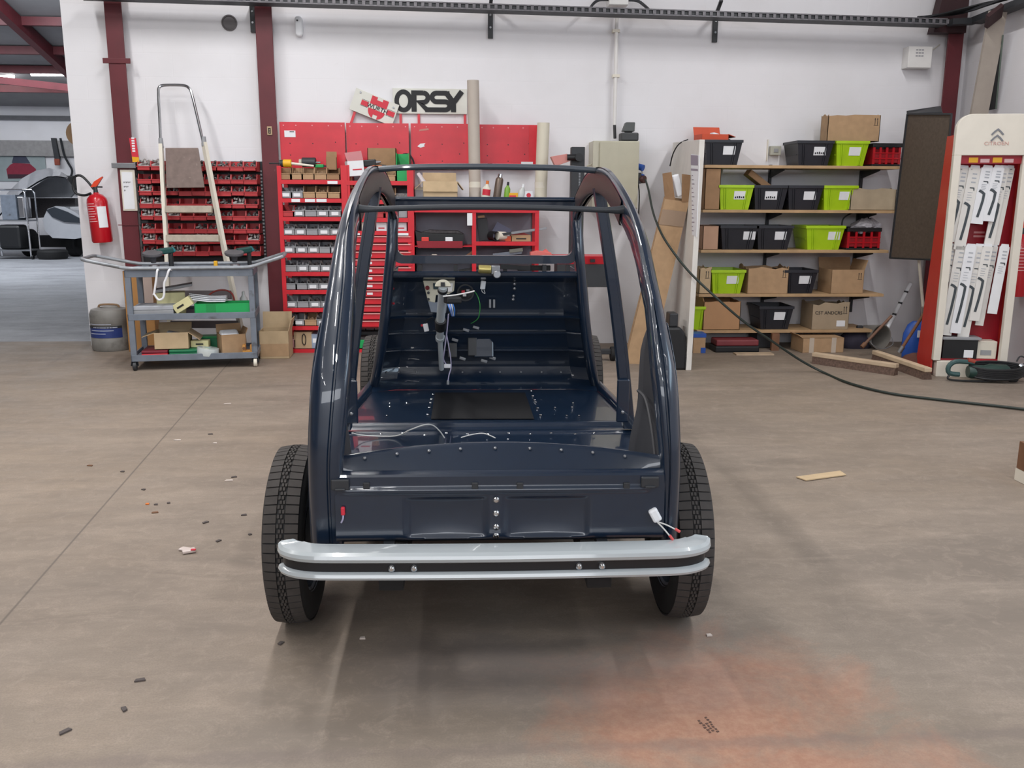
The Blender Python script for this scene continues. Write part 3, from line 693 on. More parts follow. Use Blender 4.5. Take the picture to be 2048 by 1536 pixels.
# red extinguisher sign hanging beside the column
q0, q1 = at(258,276,8.3), at(272,324,8.3)
t = thing('sign_strip', 'narrow red and white sign strip hanging on the left column', 'sign', (q0.x,8.3,q1.z))
h = q0.z-q1.z; w = .058
MB().prism([(0.012,h*.22),(w+.012,h*.20),(w,h),(0,h)], 0,.006).build('red_plate', M_redprint, t)
MB().prism([(0.014,0),(w+.016,0),(w+.012,h*.20),(.012,h*.22)], 0,.006).build('yellow_band', M_yellow, t)
mb = MB()
for k in range(6): mb.box((.02,-.002,h*.42+k*.022),(.045,0,h*.42+k*.022+.014))
mb.build('white_lettering', M_paper, t)
# ------------------------------------------------------------------ extinguishers
def extinguisher(label, cx, y, zb, zt, r, lean=0.0, back=.05):
    t = thing('fire_extinguisher', label, 'fire extinguisher', (cx,y,zb)); H = zt-zb
    M = RY(lean)
    MB().lathe([(0,0),(r*.9,0),(r,.015),(r,H*.80),(r*.92,H*.88),(r*.6,H*.95),(r*.28,H*.98),(r*.26,H)],24,M).build('cylinder', mat('extinguisher_red',(190,18,34),.3,coat=.4,var=.04), t)
    mb = MB(); n = 10
    mb.loft([[M @ Vector((r*1.012*sin(a), -r*1.012*cos(a), z)) for a in [(.25+.9*k/n) for k in range(n+1)]] for z in (H*.30,H*.72)], False, False)
    mb.build('white_label', M_paper, t, smooth=True)
    mb = MB()
    for k in range(8):
        z = H*(.42+.05*k); mb.loft([[M @ Vector((r*1.012*sin(a), -r*1.012*cos(a), zz)) for a in (-.75,-.45,-.15,.15-.1*(k%3))] for zz in (z,z+H*.016)], False, False)
    mb.build('printed_lines', mat('pale_print',(226,170,172),.6,var=0), t)
    MB().cyl(M @ Vector((0,0,H)),M @ Vector((0,0,H+.05)),.02,.016).bar(M @ Vector((-.03,0,H+.05)),M @ Vector((.06,-.0,H+.045)),.02,.014).build('valve', M_dark, t)
    MB().prism([(-.035,H+.05),(.0,H+.095),(.075,H+.135),(.078,H+.128),(.02,H+.055),(.0,H+.045)], -.012,.012, M).build('lever', mat('orange_red_lever',(222,72,40),.4,var=.03), t)
    MB().tube([M @ Vector(p) for p in ((-.015,0,H+.03),(-.06,0,H+.10),(-.11,0,H+.15),(-.165,0,H+.14),(-.19,0,H+.06),(-.17,0,H-.0),(-.10,-.0,H-.02),(-.04,-.01,H-.005))], .011, 8, smooth=4).build('hose', M_black, t)
    MB().box((-.02,r*.8,H*.6),(.02,r+back,H*.66)).build('wall_bracket', M_dark, t)
    return t
a, b = at(205,485,8.32), at(195,378,8.32)
extinguisher('red fire extinguisher hanging on the white wall end beside the left column', (a.x+b.x)/2, 8.33, a.z, b.z-.03, (at(222,430,8.3).x-at(178,430,8.3).x)/2*.93, -.05)
_y = 4.6/(at(2028,590,1).x); a, b = at(2028,592,_y), at(2028,468,_y)
extinguisher('red fire extinguisher cut by the right picture edge, behind the display stand', 4.6, _y, a.z, b.z, .085)
# ------------------------------------------------------------------ wall fittings
c = at(459,46,WY); MB().lathe([(.068,0),(.068,.012),(.058,.014),(.054,.004),(.0,.004)],28,T(c.x,WY,c.z) @ RX(pi/2)).build('vent_cover', mat('grey_vent',(104,100,102),.6,var=.08))
tag(bpy.data.objects['vent_cover'], 'round grey vent disc high on the wall left of the second column', 'vent')
c = at(597,52,WY-.05); t = thing('wall_sensor','small white rounded detector high on the wall, right of the second column','sensor',(c.x,WY-.055,c.z))
mb = MB(); mb.sm = True; mb.loft([rect_loop(.032-d,-.085+d,.085-d,y,.030-d) for y,d in ((.055,0),(.01,.0),(0,.008),(-.003,.02))]); mb.build('cover', M_paper, t)
MB().cyl((-.008,-.006,.045),(-.008,0,.045),.008).build('lens', M_dark, t)
# perforated cable tray on brackets
t = thing('cable_tray','grey perforated metal cable tray running along the top of the wall','cable tray',(0,8.14,2.95))
A, B = at(300,-11,8.14), at(1895,43,8.14); A.x -= .6
ux = (B-A).normalized(); n = int((B-A).length/.062); zw = .021
M_tray = mat('galvanised_tray',(112,110,114),.5,metal=.5,var=.2,scale=30)
mb = MB()
for dz in (-zw,zw): mb.bar(A+Vector((0,0,dz)), B+Vector((0,0,dz)), .006,.010)
mb.build('tray_rail', M_tray, t, True)
mb = MB().bar(A+Vector((0,.012,0)),B+Vector((0,.012,0)),.004,.046); mb.build('slot_backing', M_dark, t, True); mb = MB()  # dark plate added behind the webs so the slots read black
for k in range(n+1):
    p = A.lerp(B,k/n); mb.cbox(p,(.026,.006,.036))
tag(mb.build('tray_web', M_tray, t, True), kind='stuff')
MB().bar(A+Vector((0,.08,-.024)),B+Vector((0,.08,-.024)),.16,.006).bar(A+Vector((0,.16,0)),B+Vector((0,.16,0)),.006,.045).build('tray_base', M_dark, t, True)
for nm,px,py0,py1,hook in (('beside the second column',503,8,64,-1),('above the paper rolls',981,14,76,0),('right of the conduit',1433,28,84,1)):
    a, b = at(px,py0,8.44), at(px,py1,8.44)
    o = thing('tray_bracket','dark steel wall bracket of the cable tray, '+nm,'bracket',(a.x,8.45,b.z)); h = a.z-b.z
    MB().box((-.022,0,0),(.022,.03,h)).build('bracket_plate', M_dark, o, bevel=.002)
    for z in (h*.35,h*.75): MB().cyl((0,-.008,z),(0,0,z),.009).build('bolt_head', M_steel, o)
    MB().bar((0,.0,h),(hook*-.04 if hook else 0,-.29,h+.06),.03,.02).build('bracket_arm', M_dark, o)
# conduit down to the cabinet
a, b = at(1234,18,8.42), at(1229,250,8.42)
t = thing('conduit','thin white conduit down the wall to the beige cabinet','conduit',(a.x,8.42,b.z))
MB().cyl(a+Vector((0,0,-.0)),b,.017).build('pipe', M_white, t, True)
MB().cyl((b.x,8.42,b.z),(b.x+.004,8.40,b.z-.12),.014).build('cable_tail', M_black, t, True)
for py in (62,152): c = at(1232,py,8.42); MB().box((c.x-.032,8.40,c.z-.012),(c.x+.032,8.46,c.z+.012)).build('pipe_clip', M_cream, t, True)
# white box with bent arms above the tray
c = at(1238,2,8.3); t = thing('junction_box','white box with two bent dark arms above the cable tray','box',(c.x,8.3,c.z))
MB().box((-.085,0,-.03),(.085,.18,.12)).build('casing', M_white, t, bevel=.006)
for sg in (-1,1): MB().tube([(sg*.07,.05,.02),(sg*.17,.05,.015),(sg*.23,.02,-.03),(sg*.26,-.05,-.08)], .013, 6, smooth=4).build('arm', M_dark, t)
# right: alarm box, thermostat
a, b = at(1815,135,8.36), at(1866,93,8.36)
t = thing('alarm_box','square white alarm box with slots high on the wall near the corner','alarm',(a.x,8.36,a.z)); w, h = b.x-a.x, b.z-a.z
MB().box((0,0,0),(w,.12,h)).build('casing', M_white, t, bevel=.004)
mb = MB()
for i in range(3):
    for k in range(3): mb.box((w*.30+k*w*.12,-.002,h*.52+i*h*.14),(w*.30+k*w*.12+w*.09,.004,h*.52+i*h*.14+h*.06))
mb.build('speaker_slot', mat('grey_slot',(150,150,156),.6,var=0), t)
MB().tube([(w,.05,h*.85),(w+.05,.08,h*.95),(w+.12,.11,h*1.2)], .005, 6, smooth=3).build('cable', M_cream, t)
a, b = at(1541,310,8.42), at(1563,292,8.42)
t = thing('wall_switch','small grey switch box on the wall between the top shelf crates','switch',(a.x,8.42,a.z)); w, h = b.x-a.x, b.z-a.z
MB().box((0,0,0),(w,.06,h)).build('casing', mat('khaki_grey',(176,176,164),.5,var=.05), t, bevel=.004)
MB().box((w*.3,-.006,h*.3),(w*.7,0,h*.7)).build('rocker', M_greybin, t)
MB().box((-.02,.04,-.05),(-.012,.06,h+.06)).build('cable', M_cream, t)
# ------------------------------------------------------------------ louvred rack with red bins
rowpx = [342,368,392,417,441,467,489,512]
rx0, rx1 = at(277,400,8.42).x, at(529,400,8.42).x
zt_, zb_ = at(400,322,8.4).z, at(400,524,8.4).z
t = thing('bin_rack','dark louvred wall rack between the two left columns, full of red bins','rack',(rx0,8.45,zb_))
MB().box((0,-.02,0),(rx1-rx0,.03,zt_-zb_)).build('back_panel', M_dark, t)
mb = MB()
for k in range(26): mb.box((rx1-rx0-.028,-.026,.03+k*.031),(rx1-rx0-.012,-.018,.045+k*.031))
mb.build('slot_strip', M_greybin, t)
for py in rowpx:
    z = at(400,py,8.27).z-zb_; MB().box((0,-.034,z+.055),(rx1-rx0-.03,-.02,z+.075)).build('louvre_rail', M_black, t)
def bin_parts(t, w, d, hf, hb, m, th=.004, label=None):
    """open-front stacking bin, base at z=0, front lip at y=0, back at y=d"""
    mb = MB(); pr = [(0,0),(d,0),(d,hb),(d*.20,hb),(d*.10,hf*1.1),(0,hf)]
    for x in (-w/2, w/2-th): mb.prism(pr, x, x+th, RZ(pi/2) @ Matrix.Diagonal((1,-1,1,1)))
    mb.box((-w/2,0,0),(w/2,d,th)).box((-w/2,d-th,0),(w/2,d,hb)).box((-w/2,0,0),(w/2,th,hf))
    mb.box((-w/2-.003,-.004,hf-.008),(w/2+.003,.004,hf)); mb.build('shell', m, t)
    if label: MB().box((-w*.28,-.006,hf*.25),(w*.28,-.0,hf*.75)).build('label_card', label, t)
def contents(t, w, d, h, m, n, seed, nm='contents'):
    rr = random.Random(seed); mb = MB()
    for k in range(n):
        s = rr.uniform(.012,.032); M = T(rr.uniform(-w*.4,w*.4), rr.uniform(d*.12,d*.85), h*rr.uniform(.45,.95)) @ Matrix.Rotation(rr.uniform(0,6),4,Vector((rr.random(),rr.random(),rr.random()+.1)).normalized())
        mb.cbox((0,0,0),(s*rr.uniform(.6,2),s*.6,s*.5),M)
    mb.box((-w*.44,d*.05,.004),(w*.44,d*.94,h*.5)); tag(mb.build(nm, m, t), kind='stuff')
protos = []
for k in range(5):
    p = thing('storage_bin','x','bin',(0,0,-20)); bin_parts(p,.117,.15,.040,.086,M_redbin,.006)
    if k: contents(p,.104,.14,(.05,.075,.095,.08)[k-1],(M_junkd,M_junk,M_junkl,M_junk)[k-1],(8,16,22,16)[k-1],k)
    protos.append(p)
def place_bins(rows, protos, group, labelf):
    used = set()
    for (x,y,z,r,c,k,rz) in rows:
        p = protos[k]
        lab = labelf(r,c)
        if k not in used: used.add(k); p.location = (x,y,z); p.rotation_euler = (0,0,rz); p['label'] = lab; p['group'] = group; ROOTM[p.name] = T(x,y,z)
        else: dup(p,(x,y,z),rz,lab,group)
rr = random.Random(4); rows = []
x0, x1 = at(281,430,8.27).x, at(517,430,8.27).x; pit = (x1-x0)/9
for r,py in enumerate(rowpx):
    z = at(400,py,8.27).z
    for c in range(9):
        k = rr.choice((0,1,2,3,4,4,2)); 
        if r in (2,3,4) and c in (3,4): k = 0
        if r in (0,4) and c < 2: k = 3
        rows.append((x0+(c+.5)*pit, 8.27, z, r, c, k, rr.uniform(-.03,.03)))
place_bins(rows, protos, 'red bins on the louvred rack', lambda r,c: 'small red bin, %s from left in the %s row down of the louvred rack' % (ORD[c], ORD[r]))
# ------------------------------------------------------------------ step ladder leaning behind the trolley
t = thing('step_ladder','cream step ladder with chrome hoop rail and worn board, behind the trolley','ladder',(-2.55,7.9,0))
def lad(px, py):                              # the ladder's own leaning plane
    z = at(px,py,8.0).z; Y = 7.97+.15*z; 
    for _ in range(4): z = at(px,py,Y).z; Y = 7.97+.15*z
    return at(px,py,Y)
for pts in (((322,288),(327,390),(333,490),(337,600),(341,700)),((408,285),(426,380),(447,490),(470,600),(492,697))):
    P = [lad(*p) for p in pts]; P[-1].z = .01; mb = MB()
    for a,b in zip(P,P[1:]): mb.bar(a,b,.030,.045)
    mb.build('rail', M_cream, t, True)
    MB().cyl(P[0]-Vector((0,0,.03)),P[0]+Vector((0,0,.05)),.022,.018).build('rail_socket', M_greybin, t, True)
hoop = [lad(*p) for p in ((322,290),(319,230),(317,190),(318,176),(325,171),(345,170),(368,171),(378,176),(384,190),(395,236),(407,288))]
MB().tube(hoop, .013, 10, smooth=4).build('hoop_rail', M_chrome, t, True)
def slab(name, q, th, m):
    P = [lad(*p)+Vector((0,-.035,0)) for p in q]; n = (P[1]-P[0]).cross(P[3]-P[0]).normalized()*th
    MB().add(P+[p+n for p in P],[(0,1,2,3),(7,6,5,4),(0,4,5,1),(1,5,6,2),(2,6,7,3),(3,7,4,0)]).build(name, m, t, True, bevel=.004)
slab('platform_board', [(333,296),(398,296),(411,375),(335,376)], .018, mat('worn_brown_board',(124,108,102),.75,var=.12,scale=20,dirt=((160,150,142),40,.66)))
for l,r_,y0,y1 in ((332,425,411,425),(334,439,469,483),(337,452,528,541),(340,463,580,597),(343,476,640,655)):
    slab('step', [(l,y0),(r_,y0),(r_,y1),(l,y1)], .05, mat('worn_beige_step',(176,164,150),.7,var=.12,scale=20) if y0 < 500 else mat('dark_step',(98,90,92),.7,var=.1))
# ------------------------------------------------------------------ workshop trolley
TA = radians(8.5); TO = gnd(271,741); TO.z = 0
TM = T(*TO) @ RZ(TA)
trol = thing('workshop_trolley','grey steel three tier workshop trolley with bent tube handles','trolley',TO,TA)
L_, D_, ZT, ZM, ZB = .93, .46, .80, .455, .125
for x in (0,L_):
    for y in (0,D_): MB().box((x-.022,y-.02,.085),(x+.022,y+.02,ZT)).build('post', M_greysteel, trol, bevel=.003)
for z,h in ((ZT,.055),(ZM,.05),(ZB,.05)):
    MB().box((-.022,-.022,z-h),(L_+.022,-.012,z)).box((-.022,D_+.012,z-h),(L_+.022,D_+.022,z)).box((-.022,-.022,z-h),(-.012,D_+.022,z)).box((L_+.012,-.022,z-h),(L_+.022,D_+.022,z)).box((-.012,-.012,z-h*.5-.004),(L_+.012,D_+.012,z-h*.5)).build('shelf', M_greysteel, trol, bevel=.003)
mb = MB(); e = .33
loop = [(0,-.03,ZT+.015),(L_,-.03,ZT+.015),(L_+e*.8,-.02,ZT+.10),(L_+e*.8,D_-.02,ZT+.10),(L_,D_+.03,ZT+.015),(0,D_+.03,ZT+.015),(-e,D_-.02,ZT+.09),(-e,-.02,ZT+.09)]
pts = []
for i,p in enumerate(loop):
    a, b, c = Vector(loop[i-1]), Vector(p), Vector(loop[(i+1)%8]); pts += [b+(a-b).normalized()*.05, b+(a-b).normalized()*.012+(c-b).normalized()*.012, b+(c-b).normalized()*.05]
mb.tube(pts, .0145, 10, closed=True); mb.build('tube_handle', mat('grey_worn_tube',(146,150,156),.4,metal=.3,var=.15,scale=20), trol)
for x,y in ((0,0),(L_,0),(0,D_),(L_,D_)):
    w = MB(); w.cyl((x-.014,y,.036),(x+.014,y,.036),.036,n=18); ca = w.build('castor_wheel', M_cream if x else M_dark, trol, bevel=.004)
    MB().cyl((x-.018,y,.036),(x+.018,y,.036),.014).bar((x-.02,y,.036),(x-.01,y+.01,.09),.006,.03).bar((x+.02,y,.036),(x+.01,y+.01,.09),.006,.03).build('castor_fork', M_dark, ca)
def TL(x,y,z): return TM @ Vector((x,y,z))
def ton(name, label, cat, x, y, z, rz=0, group=None): return thing(name, label, cat, TL(x,y,z), TA+rz, group)
zt2, zm2, zb2 = ZT-.0275, ZM-.025, ZB-.025
for i,(x,lab) in enumerate(((.16,'green polisher with round black pad standing at left on trolley top'),(.79,'green polisher with round black pad standing at right on trolley top'))):
    o = ton('polisher', lab, 'power tool', x, .24, zt2, .1*i, 'polishers on the trolley')
    MB().cyl((0,0,0),(0,0,.05),.05,.04).build('stand_foot', M_steel, o)
    MB().lathe([(.02,.05),(.024,.09),(.03,.10),(.072,.11),(.078,.12),(.076,.135),(0,.142)],24,T(0,0,.02) @ RX(.22)).build('pad', mat('grey_pad',(92,90,94),.8,var=.12), o)
    MB().bar((.02,.03,.15),(.14,.10,.165),.055,.05).build('body', mat('dark_green_tool',(24,74,70),.4,var=.06), o, bevel=.012)
    MB().bar((.13,.095,.16),(.15,.10,.175),.05,.045).build('nose', mat('teal_tool',(30,120,130),.4,var=.05), o, bevel=.008)
    MB().bar((.12,.09,.14),(.12,.09,.02),.035,.04).build('grip', M_black, o, bevel=.008)
o = ton('sanding_sheet','long pale flat scraper lying on the trolley top, left of middle','tool',.40,.10,zt2)
MB().prism([(-.12,0),(.10,0),(.115,.012),(.10,.024),(-.05,.024),(-.12,.010)], -.03,.03).build('blade', mat('pale_blue_white',(206,214,220),.4,var=.03), o, bevel=.003)
o = ton('clamp','orange clamp standing at the front edge of the trolley top','clamp',.66,.05,zt2)
MB().box((-.014,-.02,0),(.014,.02,.09)).box((-.05,-.025,0),(.045,.025,.022)).build('jaw', M_yellow, o, bevel=.004)
o = ton('metal_ruler','thin bright metal strip at the back of the trolley top','tool',.52,.33,zt2)
MB().box((-.2,-.015,0),(.28,.015,.012)).build('strip', M_chrome, o); MB().box((-.02,-.01,.012),(.06,.01,.03)).build('slider', M_steel, o)
o = ton('small_parts','scatter of small dark hardware on the trolley top','hardware',.5,.2,zt2)
mb = MB(); rr = random.Random(3)
for k in range(26): mb.cbox((rr.uniform(-.32,.36),rr.uniform(-.12,.14),.008),(rr.uniform(.01,.06),.014,.016),RZ(rr.uniform(-.2,.2)))
mb.build('parts', M_junkd, o); o.children[0]['kind'] = 'stuff'
o = ton('looped_lead','white cord looped over the front edge of the trolley','cord',.22,-.05,0)
MB().tube([(.02,.07,zt2+.012),(.012,.0,ZT+.004),(0,-.006,ZT-.06),(-.025,-.006,ZT-.18),(-.025,-.006,ZM+.16),(.005,-.006,ZM+.115),(.045,-.006,ZM+.14),(.055,-.006,ZM+.24),(.075,-.006,ZT-.06),(.10,0,ZT+.004),(.12,.07,zt2+.012)], .0085, 8, smooth=5).build('lead_loop', M_paper, o)
# trolley middle tier
o = ton('flat_case','flat grey case at left on the trolley middle shelf','case',.17,.12,zm2)
MB().box((-.15,-.12,0),(.15,.12,.05)).build('tray', M_greybin, o, bevel=.004); MB().box((-.15,-.12,.051),(.15,.12,.085)).build('lid', mat('pale_grey_case',(168,172,180),.45,var=.05), o, bevel=.006)
cream = mat('pale_yellow_card',(214,208,160),.6,var=.04)
o = ton('cream_box','pale yellow box with grey lid under the cord on the trolley','box',.27,.26,zm2,.12)
MB().box((-.11,-.08,0),(.11,.08,.17)).build('base', cream, o, bevel=.003); MB().prism([(-.115,.17),(.17,.22),(.17,.24),(-.115,.195)], -.085,.085).build('lid', M_greybin, o, bevel=.003)
o = thing('cream_box','small pale yellow box tipped against the green tray on the trolley','box',TL(.41,.05,zm2+.035),0)
orient(o, TL(.41,.05,zm2+.055), (0,-.55,TA)); MB().box((-.075,-.04,0),(.075,.04,.075)).build('base', cream, o, bevel=.003); MB().box((-.05,-.042,.03),(.01,-.04,.045)).build('print', M_print, o)
o = ton('green_tray','long bright green tray on the trolley middle shelf','tray',.71,.10,zm2)
MB().box((-.23,-.10,0),(.23,.10,.008)).box((-.23,-.10,0),(.23,-.094,.095)).box((-.23,.094,0),(.23,.10,.095)).box((-.23,-.10,0),(-.224,.10,.095)).box((.224,-.10,0),(.23,.10,.095)).build('tray', M_green, o)
MB().box((-.14,-.102,.0),(-.065,-.10,.095)).build('divider_mark', mat('deep_green',(14,140,72),.4,var=0), o)
o = ton('paper_bundle','curled bundle of papers lying over the green tray','paper',.56,.13,zm2+.097,-.1)
mb = MB(); mb.sm = True
for k in range(4):
    mb.loft([[Vector((x,-.07+.02*k,.01+.012*k+.05*max(0,(.02-x))*3*(1 if x < .02 else 0)+.0)) , Vector((x,.06,.012+.012*k+.04*max(0,.02-x)*3))] for x in (-.13,-.08,-.02,.03,.1,.16)], False, False)
q = mb.build('sheet', M_paper, o); sd = q.modifiers.new('t','SOLIDIFY'); sd.thickness = .004
o = ton('red_cable','red cable looped behind the green tray','cable',.67,.30,zm2)
MB().tube([(-.15,0,.02),(-.10,0,.14),(0,0,.175),(.08,0,.14),(.10,0,.02)], .007, 6, smooth=4).build('cable', mat('dull_red_cable',(176,66,56),.5,var=0), o)
o = ton('spray_bottle','clear bottle with dark band behind the green tray','bottle',.84,.30,zm2)
MB().lathe([(0,0),(.03,0),(.032,.02),(.032,.10),(.014,.13),(.012,.16),(0,.16)],16).build('body', mat('cloudy_plastic',(196,200,198),.3,var=.04), o); MB().cyl((0,0,.05),(0,0,.085),.033).build('band', M_woodd, o)
# trolley bottom tier
def cardbox(name, label, loc, rz, w, d, h, m=None, flaps=(), th=.005, group=None, eul=None, closed=False, cat='box', inner=None, tear=0):
    m = m or M_card; t = thing(name, label, cat, loc, rz, group)
    if eul: t.rotation_euler = eul
    mb = MB().box((-w/2,-d/2,0),(w/2,d/2,th)); rr = random.Random(hash(label)%997 if False else len(label)*13+int(w*1000))
    def wall(a, b, nrm):
        if not tear: mb.box(a,b); return
    if tear:
        def edge(n): return [h+rr.uniform(-tear,tear*.3) for _ in range(n)]
        for (ax,ay),(bx,by) in (((-w/2,-d/2),(w/2,-d/2)),((w/2,-d/2),(w/2,d/2)),((w/2,d/2),(-w/2,d/2)),((-w/2,d/2),(-w/2,-d/2))):
            n = 7; e = edge(n); A = Vector((ax,ay)); B = Vector((bx,by)); nn = Vector((-(B-A).y,(B-A).x)).normalized()*th
            for k in range(n-1):
                p = A.lerp(B,k/(n-1)); q = A.lerp(B,(k+1)/(n-1))
                mb.add([(p.x,p.y,0),(q.x,q.y,0),(q.x+nn.x,q.y+nn.y,0),(p.x+nn.x,p.y+nn.y,0),(p.x,p.y,e[k]),(q.x,q.y,e[k+1]),(q.x+nn.x,q.y+nn.y,e[k+1]),(p.x+nn.x,p.y+nn.y,e[k])],[(3,2,1,0),(4,5,6,7),(0,1,5,4),(1,2,6,5),(2,3,7,6),(3,0,4,7)])
    else:
        mb.box((-w/2,-d/2,0),(-w/2+th,d/2,h)).box((w/2-th,-d/2,0),(w/2,d/2,h)).box((-w/2,-d/2,0),(w/2,-d/2+th,h)).box((-w/2,d/2-th,0),(w/2,d/2,h))
    if closed: mb.box((-w/2,-d/2,h-th),(w/2,-.002,h)).box((-w/2,.002,h-th),(w/2,d/2,h))
    mb.build('carton', m, t)
    for sd,an,ln in flaps:                     # side, opening angle from vertical, length
        f = MB()
        if sd in 'fb':
            s = -1 if sd == 'f' else 1; M = T(0,s*d/2,h) @ RX(-s*an); f.box((-w/2,-th/2,0),(w/2,th/2,ln),M)
        else:
            s = -1 if sd == 'l' else 1; M = T(s*w/2,0,h) @ RY(s*an); f.box((-th/2,-d/2,0),(th/2,d/2,ln),M)
        f.build('flap', m, t)
    return t
o = cardbox('cardboard_box','open cardboard box with splayed flaps on the trolley bottom shelf', TL(.28,.17,zb2+.055), TA, .26,.22,.135, M_card2, (('f',pi-.12,.13),('l',1.9,.10),('r',2.2,.11),('b',.5,.06)))
MB().cbox((-.02,0,.1),(.10,.08,.05),RY(.2)).build('packing', M_greybin, o, bevel=.008)
o = ton('red_case','flat red case under the open box on the trolley','case',.15,.16,zb2); MB().box((-.10,-.14,0),(.10,.14,.028)).build('shell', M_red, o, bevel=.006); MB().box((-.10,-.14,.028),(.10,.14,.052)).build('lid', mat('dark_red_case',(120,26,44),.5,var=.05), o, bevel=.006)
o = ton('green_case','flat green case under the open box on the trolley','case',.37,.16,zb2); MB().box((-.11,-.14,0),(.11,.14,.03)).build('shell', mat('dark_green_case',(14,112,72),.5,var=.05), o, bevel=.006); MB().box((-.11,-.14,.031),(.11,.14,.053)).build('lid', MATS['dark_green_case'], o, bevel=.006)
o = ton('green_carton','dark green carton behind the small cream packet, trolley bottom','box',.54,.30,zb2); MB().box((-.09,-.06,0),(.09,.06,.11)).build('carton', MATS['dark_green_case'], o, bevel=.003); MB().box((-.09,-.06,.111),(.09,.06,.125)).build('lid', MATS['deep_green'], o, bevel=.003)
o = ton('cream_packet','small pale yellow packet in front of the dark green carton','box',.49,.16,zb2+.055,-.1); 
MB().box((-.07,-.04,0),(.07,.04,.055)).build('packet', cream, o, bevel=.003); MB().box((-.03,-.042,.02),(.03,-.04,.032)).build('print', M_print, o)
o = ton('packet','green packet lying under the cream packet','box',.49,.16,zb2); MB().box((-.08,-.10,0),(.08,.06,.05)).build('packet', M_green, o, bevel=.004); MB().box((-.03,-.101,.012),(.03,-.1,.03)).build('print', M_paper, o)
o = ton('tape_roll','clear roll of film lying at the front of the trolley bottom','roll',.55,.06,zb2)
MB().lathe([(.03,0),(.085,0),(.09,.03),(.085,.06),(.03,.06),(.03,0)],24,RY(.15),False).build('roll', mat('milky_film',(198,206,206),.25,var=.05,coat=.5), o)
o = cardbox('cardboard_box','torn cardboard box stuffed with white paper, right on trolley bottom', TL(.735,.16,zb2), TA+.3, .20,.17,.16, M_card, (('b',.2,.07),('r',.4,.05)))
MB().cbox((0,0,0),(.15,.10,.06),T(-.02,-.02,.15) @ RX(.4)).build('paper', M_paper, o, bevel=.02)
o = ton('wood_block','orange wooden clamp block at the right of trolley bottom','block',.875,.07,zb2); MB().box((-.045,-.04,0),(.045,.04,.03)).box((-.045,-.04,.03),(-.02,.04,.075)).box((.015,-.04,.03),(.04,.04,.075)).build('block', mat('orange_wood',(206,150,80),.6,var=.1), o, bevel=.003); MB().cyl((-.032,-.045,.05),(-.032,.0,.05),.012).build('screw', M_woodd, o)
# ------------------------------------------------------------------ floor standing things on the left
c = gnd(223,699); t = thing('plastic_drum','dirty grey plastic drum with blue label beside the white wall end','drum',(c.x,8.27,0)); R_ = .168
zz = at(223,612,c.y+.1).z
dr = mat('dirty_grey_plastic',(132,130,126),.5,var=.15,dirt=((98,94,90),6,.58))
MB().lathe([(0,0),(R_*.93,0),(R_,.02),(R_,.12),(R_*.985,.125),(R_*.985,zz*.62),(R_,zz*.63),(R_,zz*.86),(R_*.9,zz*.96),(R_*.5,zz),(R_*.45,zz-.01),(0,zz-.01)],32).build('body', dr, t)
mb = MB(); mb.loft([[Vector((R_*1.006*sin(a), -R_*1.006*cos(a), z)) for a in [(-1.15+2.1*k/16) for k in range(17)]] for z in (.125,zz*.6)], False, False); mb.build('blue_label', mat('blue_label',(40,58,120),.5,var=.12), t, smooth=True)
mb = MB(); mb.loft([[Vector((R_*1.007*sin(a), -R_*1.007*cos(a), z)) for a in [(-1.15+2.1*k/16) for k in range(17)]] for z in (zz*.545,zz*.6)], False, False); mb.build('dark_label_band', M_dark, t, smooth=True)
mb = MB()
for k,(a0,a1) in enumerate(((-.9,.1),(-.8,.5),(-.6,.7),(-.9,.4))):
    z = .16+.028*k; mb.loft([[Vector((R_*1.009*sin(a), -R_*1.009*cos(a), q)) for a in [a0+(a1-a0)*j/8 for j in range(9)]] for q in (z,z+.006)], False, False)
mb.build('label_lines', mat('pale_label_print',(190,196,214),.6,var=0), t, smooth=True)
MB().tube([(-.09,0,zz-.012),(-.07,0,zz+.02),(.07,0,zz+.02),(.09,0,zz-.012)], .010, 8, smooth=4).build('handle', M_cardin, t)
c = at(272,604,8.25); t = cardbox('cardboard_box','tall brown cardboard box standing behind the trolley left post', (c.x+.06,8.22,0), .12, .24,.18,.72, mat('amber_cardboard',(176,128,76),.8,var=.06), (), closed=True)
MB().box((.0,-.093,.4),(.12,-.09,.7)).build('pale_panel', mat('pinkish_card',(176,158,150),.8,var=.04), t)
t = cardbox('cardboard_box','open cardboard box on the floor between trolley and red shelves', gnd(548,718)+Vector((.0,.13,0)), .05, .25,.24,.24, M_card2, (('b',.15,.14),('r',.25,.10)))
MB().box((-.12,-.1215,.02),(.12,-.12,.13)).build('lower_panel', M_card, t)  # darker card on the lower front of the box
# ------------------------------------------------------------------ red wall panels and the two signs
PY = 8.40
def panel(label, px0, px1, pt, pb, holes, extra=None):
    a, b = at(px0,pb,PY), at(px1,pt,PY); w, h = b.x-a.x, b.z-a.z
    t = thing('wall_panel', label, 'panel', (a.x,PY,a.z))
    MB().box((0,0,0),(w,.02,h)).box((0,-.004,0),(.006,.0,h)).box((w-.006,-.004,0),(w,0,h)).build('panel_sheet', M_redp, t)
    mb = MB()
    for u,v in holes: mb.cyl((w*u,-.0015,h*v),(w*u,.001,h*v),.005,n=8)
    mb.build('peg_hole', M_print, t)
    mb = MB()
    for u in (.06,.25,.5,.75,.95): mb.cyl((w*u,-.002,h*.93),(w*u,.001,h*.93),.006,n=8)
    mb.build('rivet', mat('pale_rivet',(226,150,156),.5,var=0), t)
    if extra: extra(t, w, h)
    return t
hl = [(.15,.55),(.5,.55),(.85,.58),(.15,.30),(.78,.34),(.5,.18),(.2,.1)]
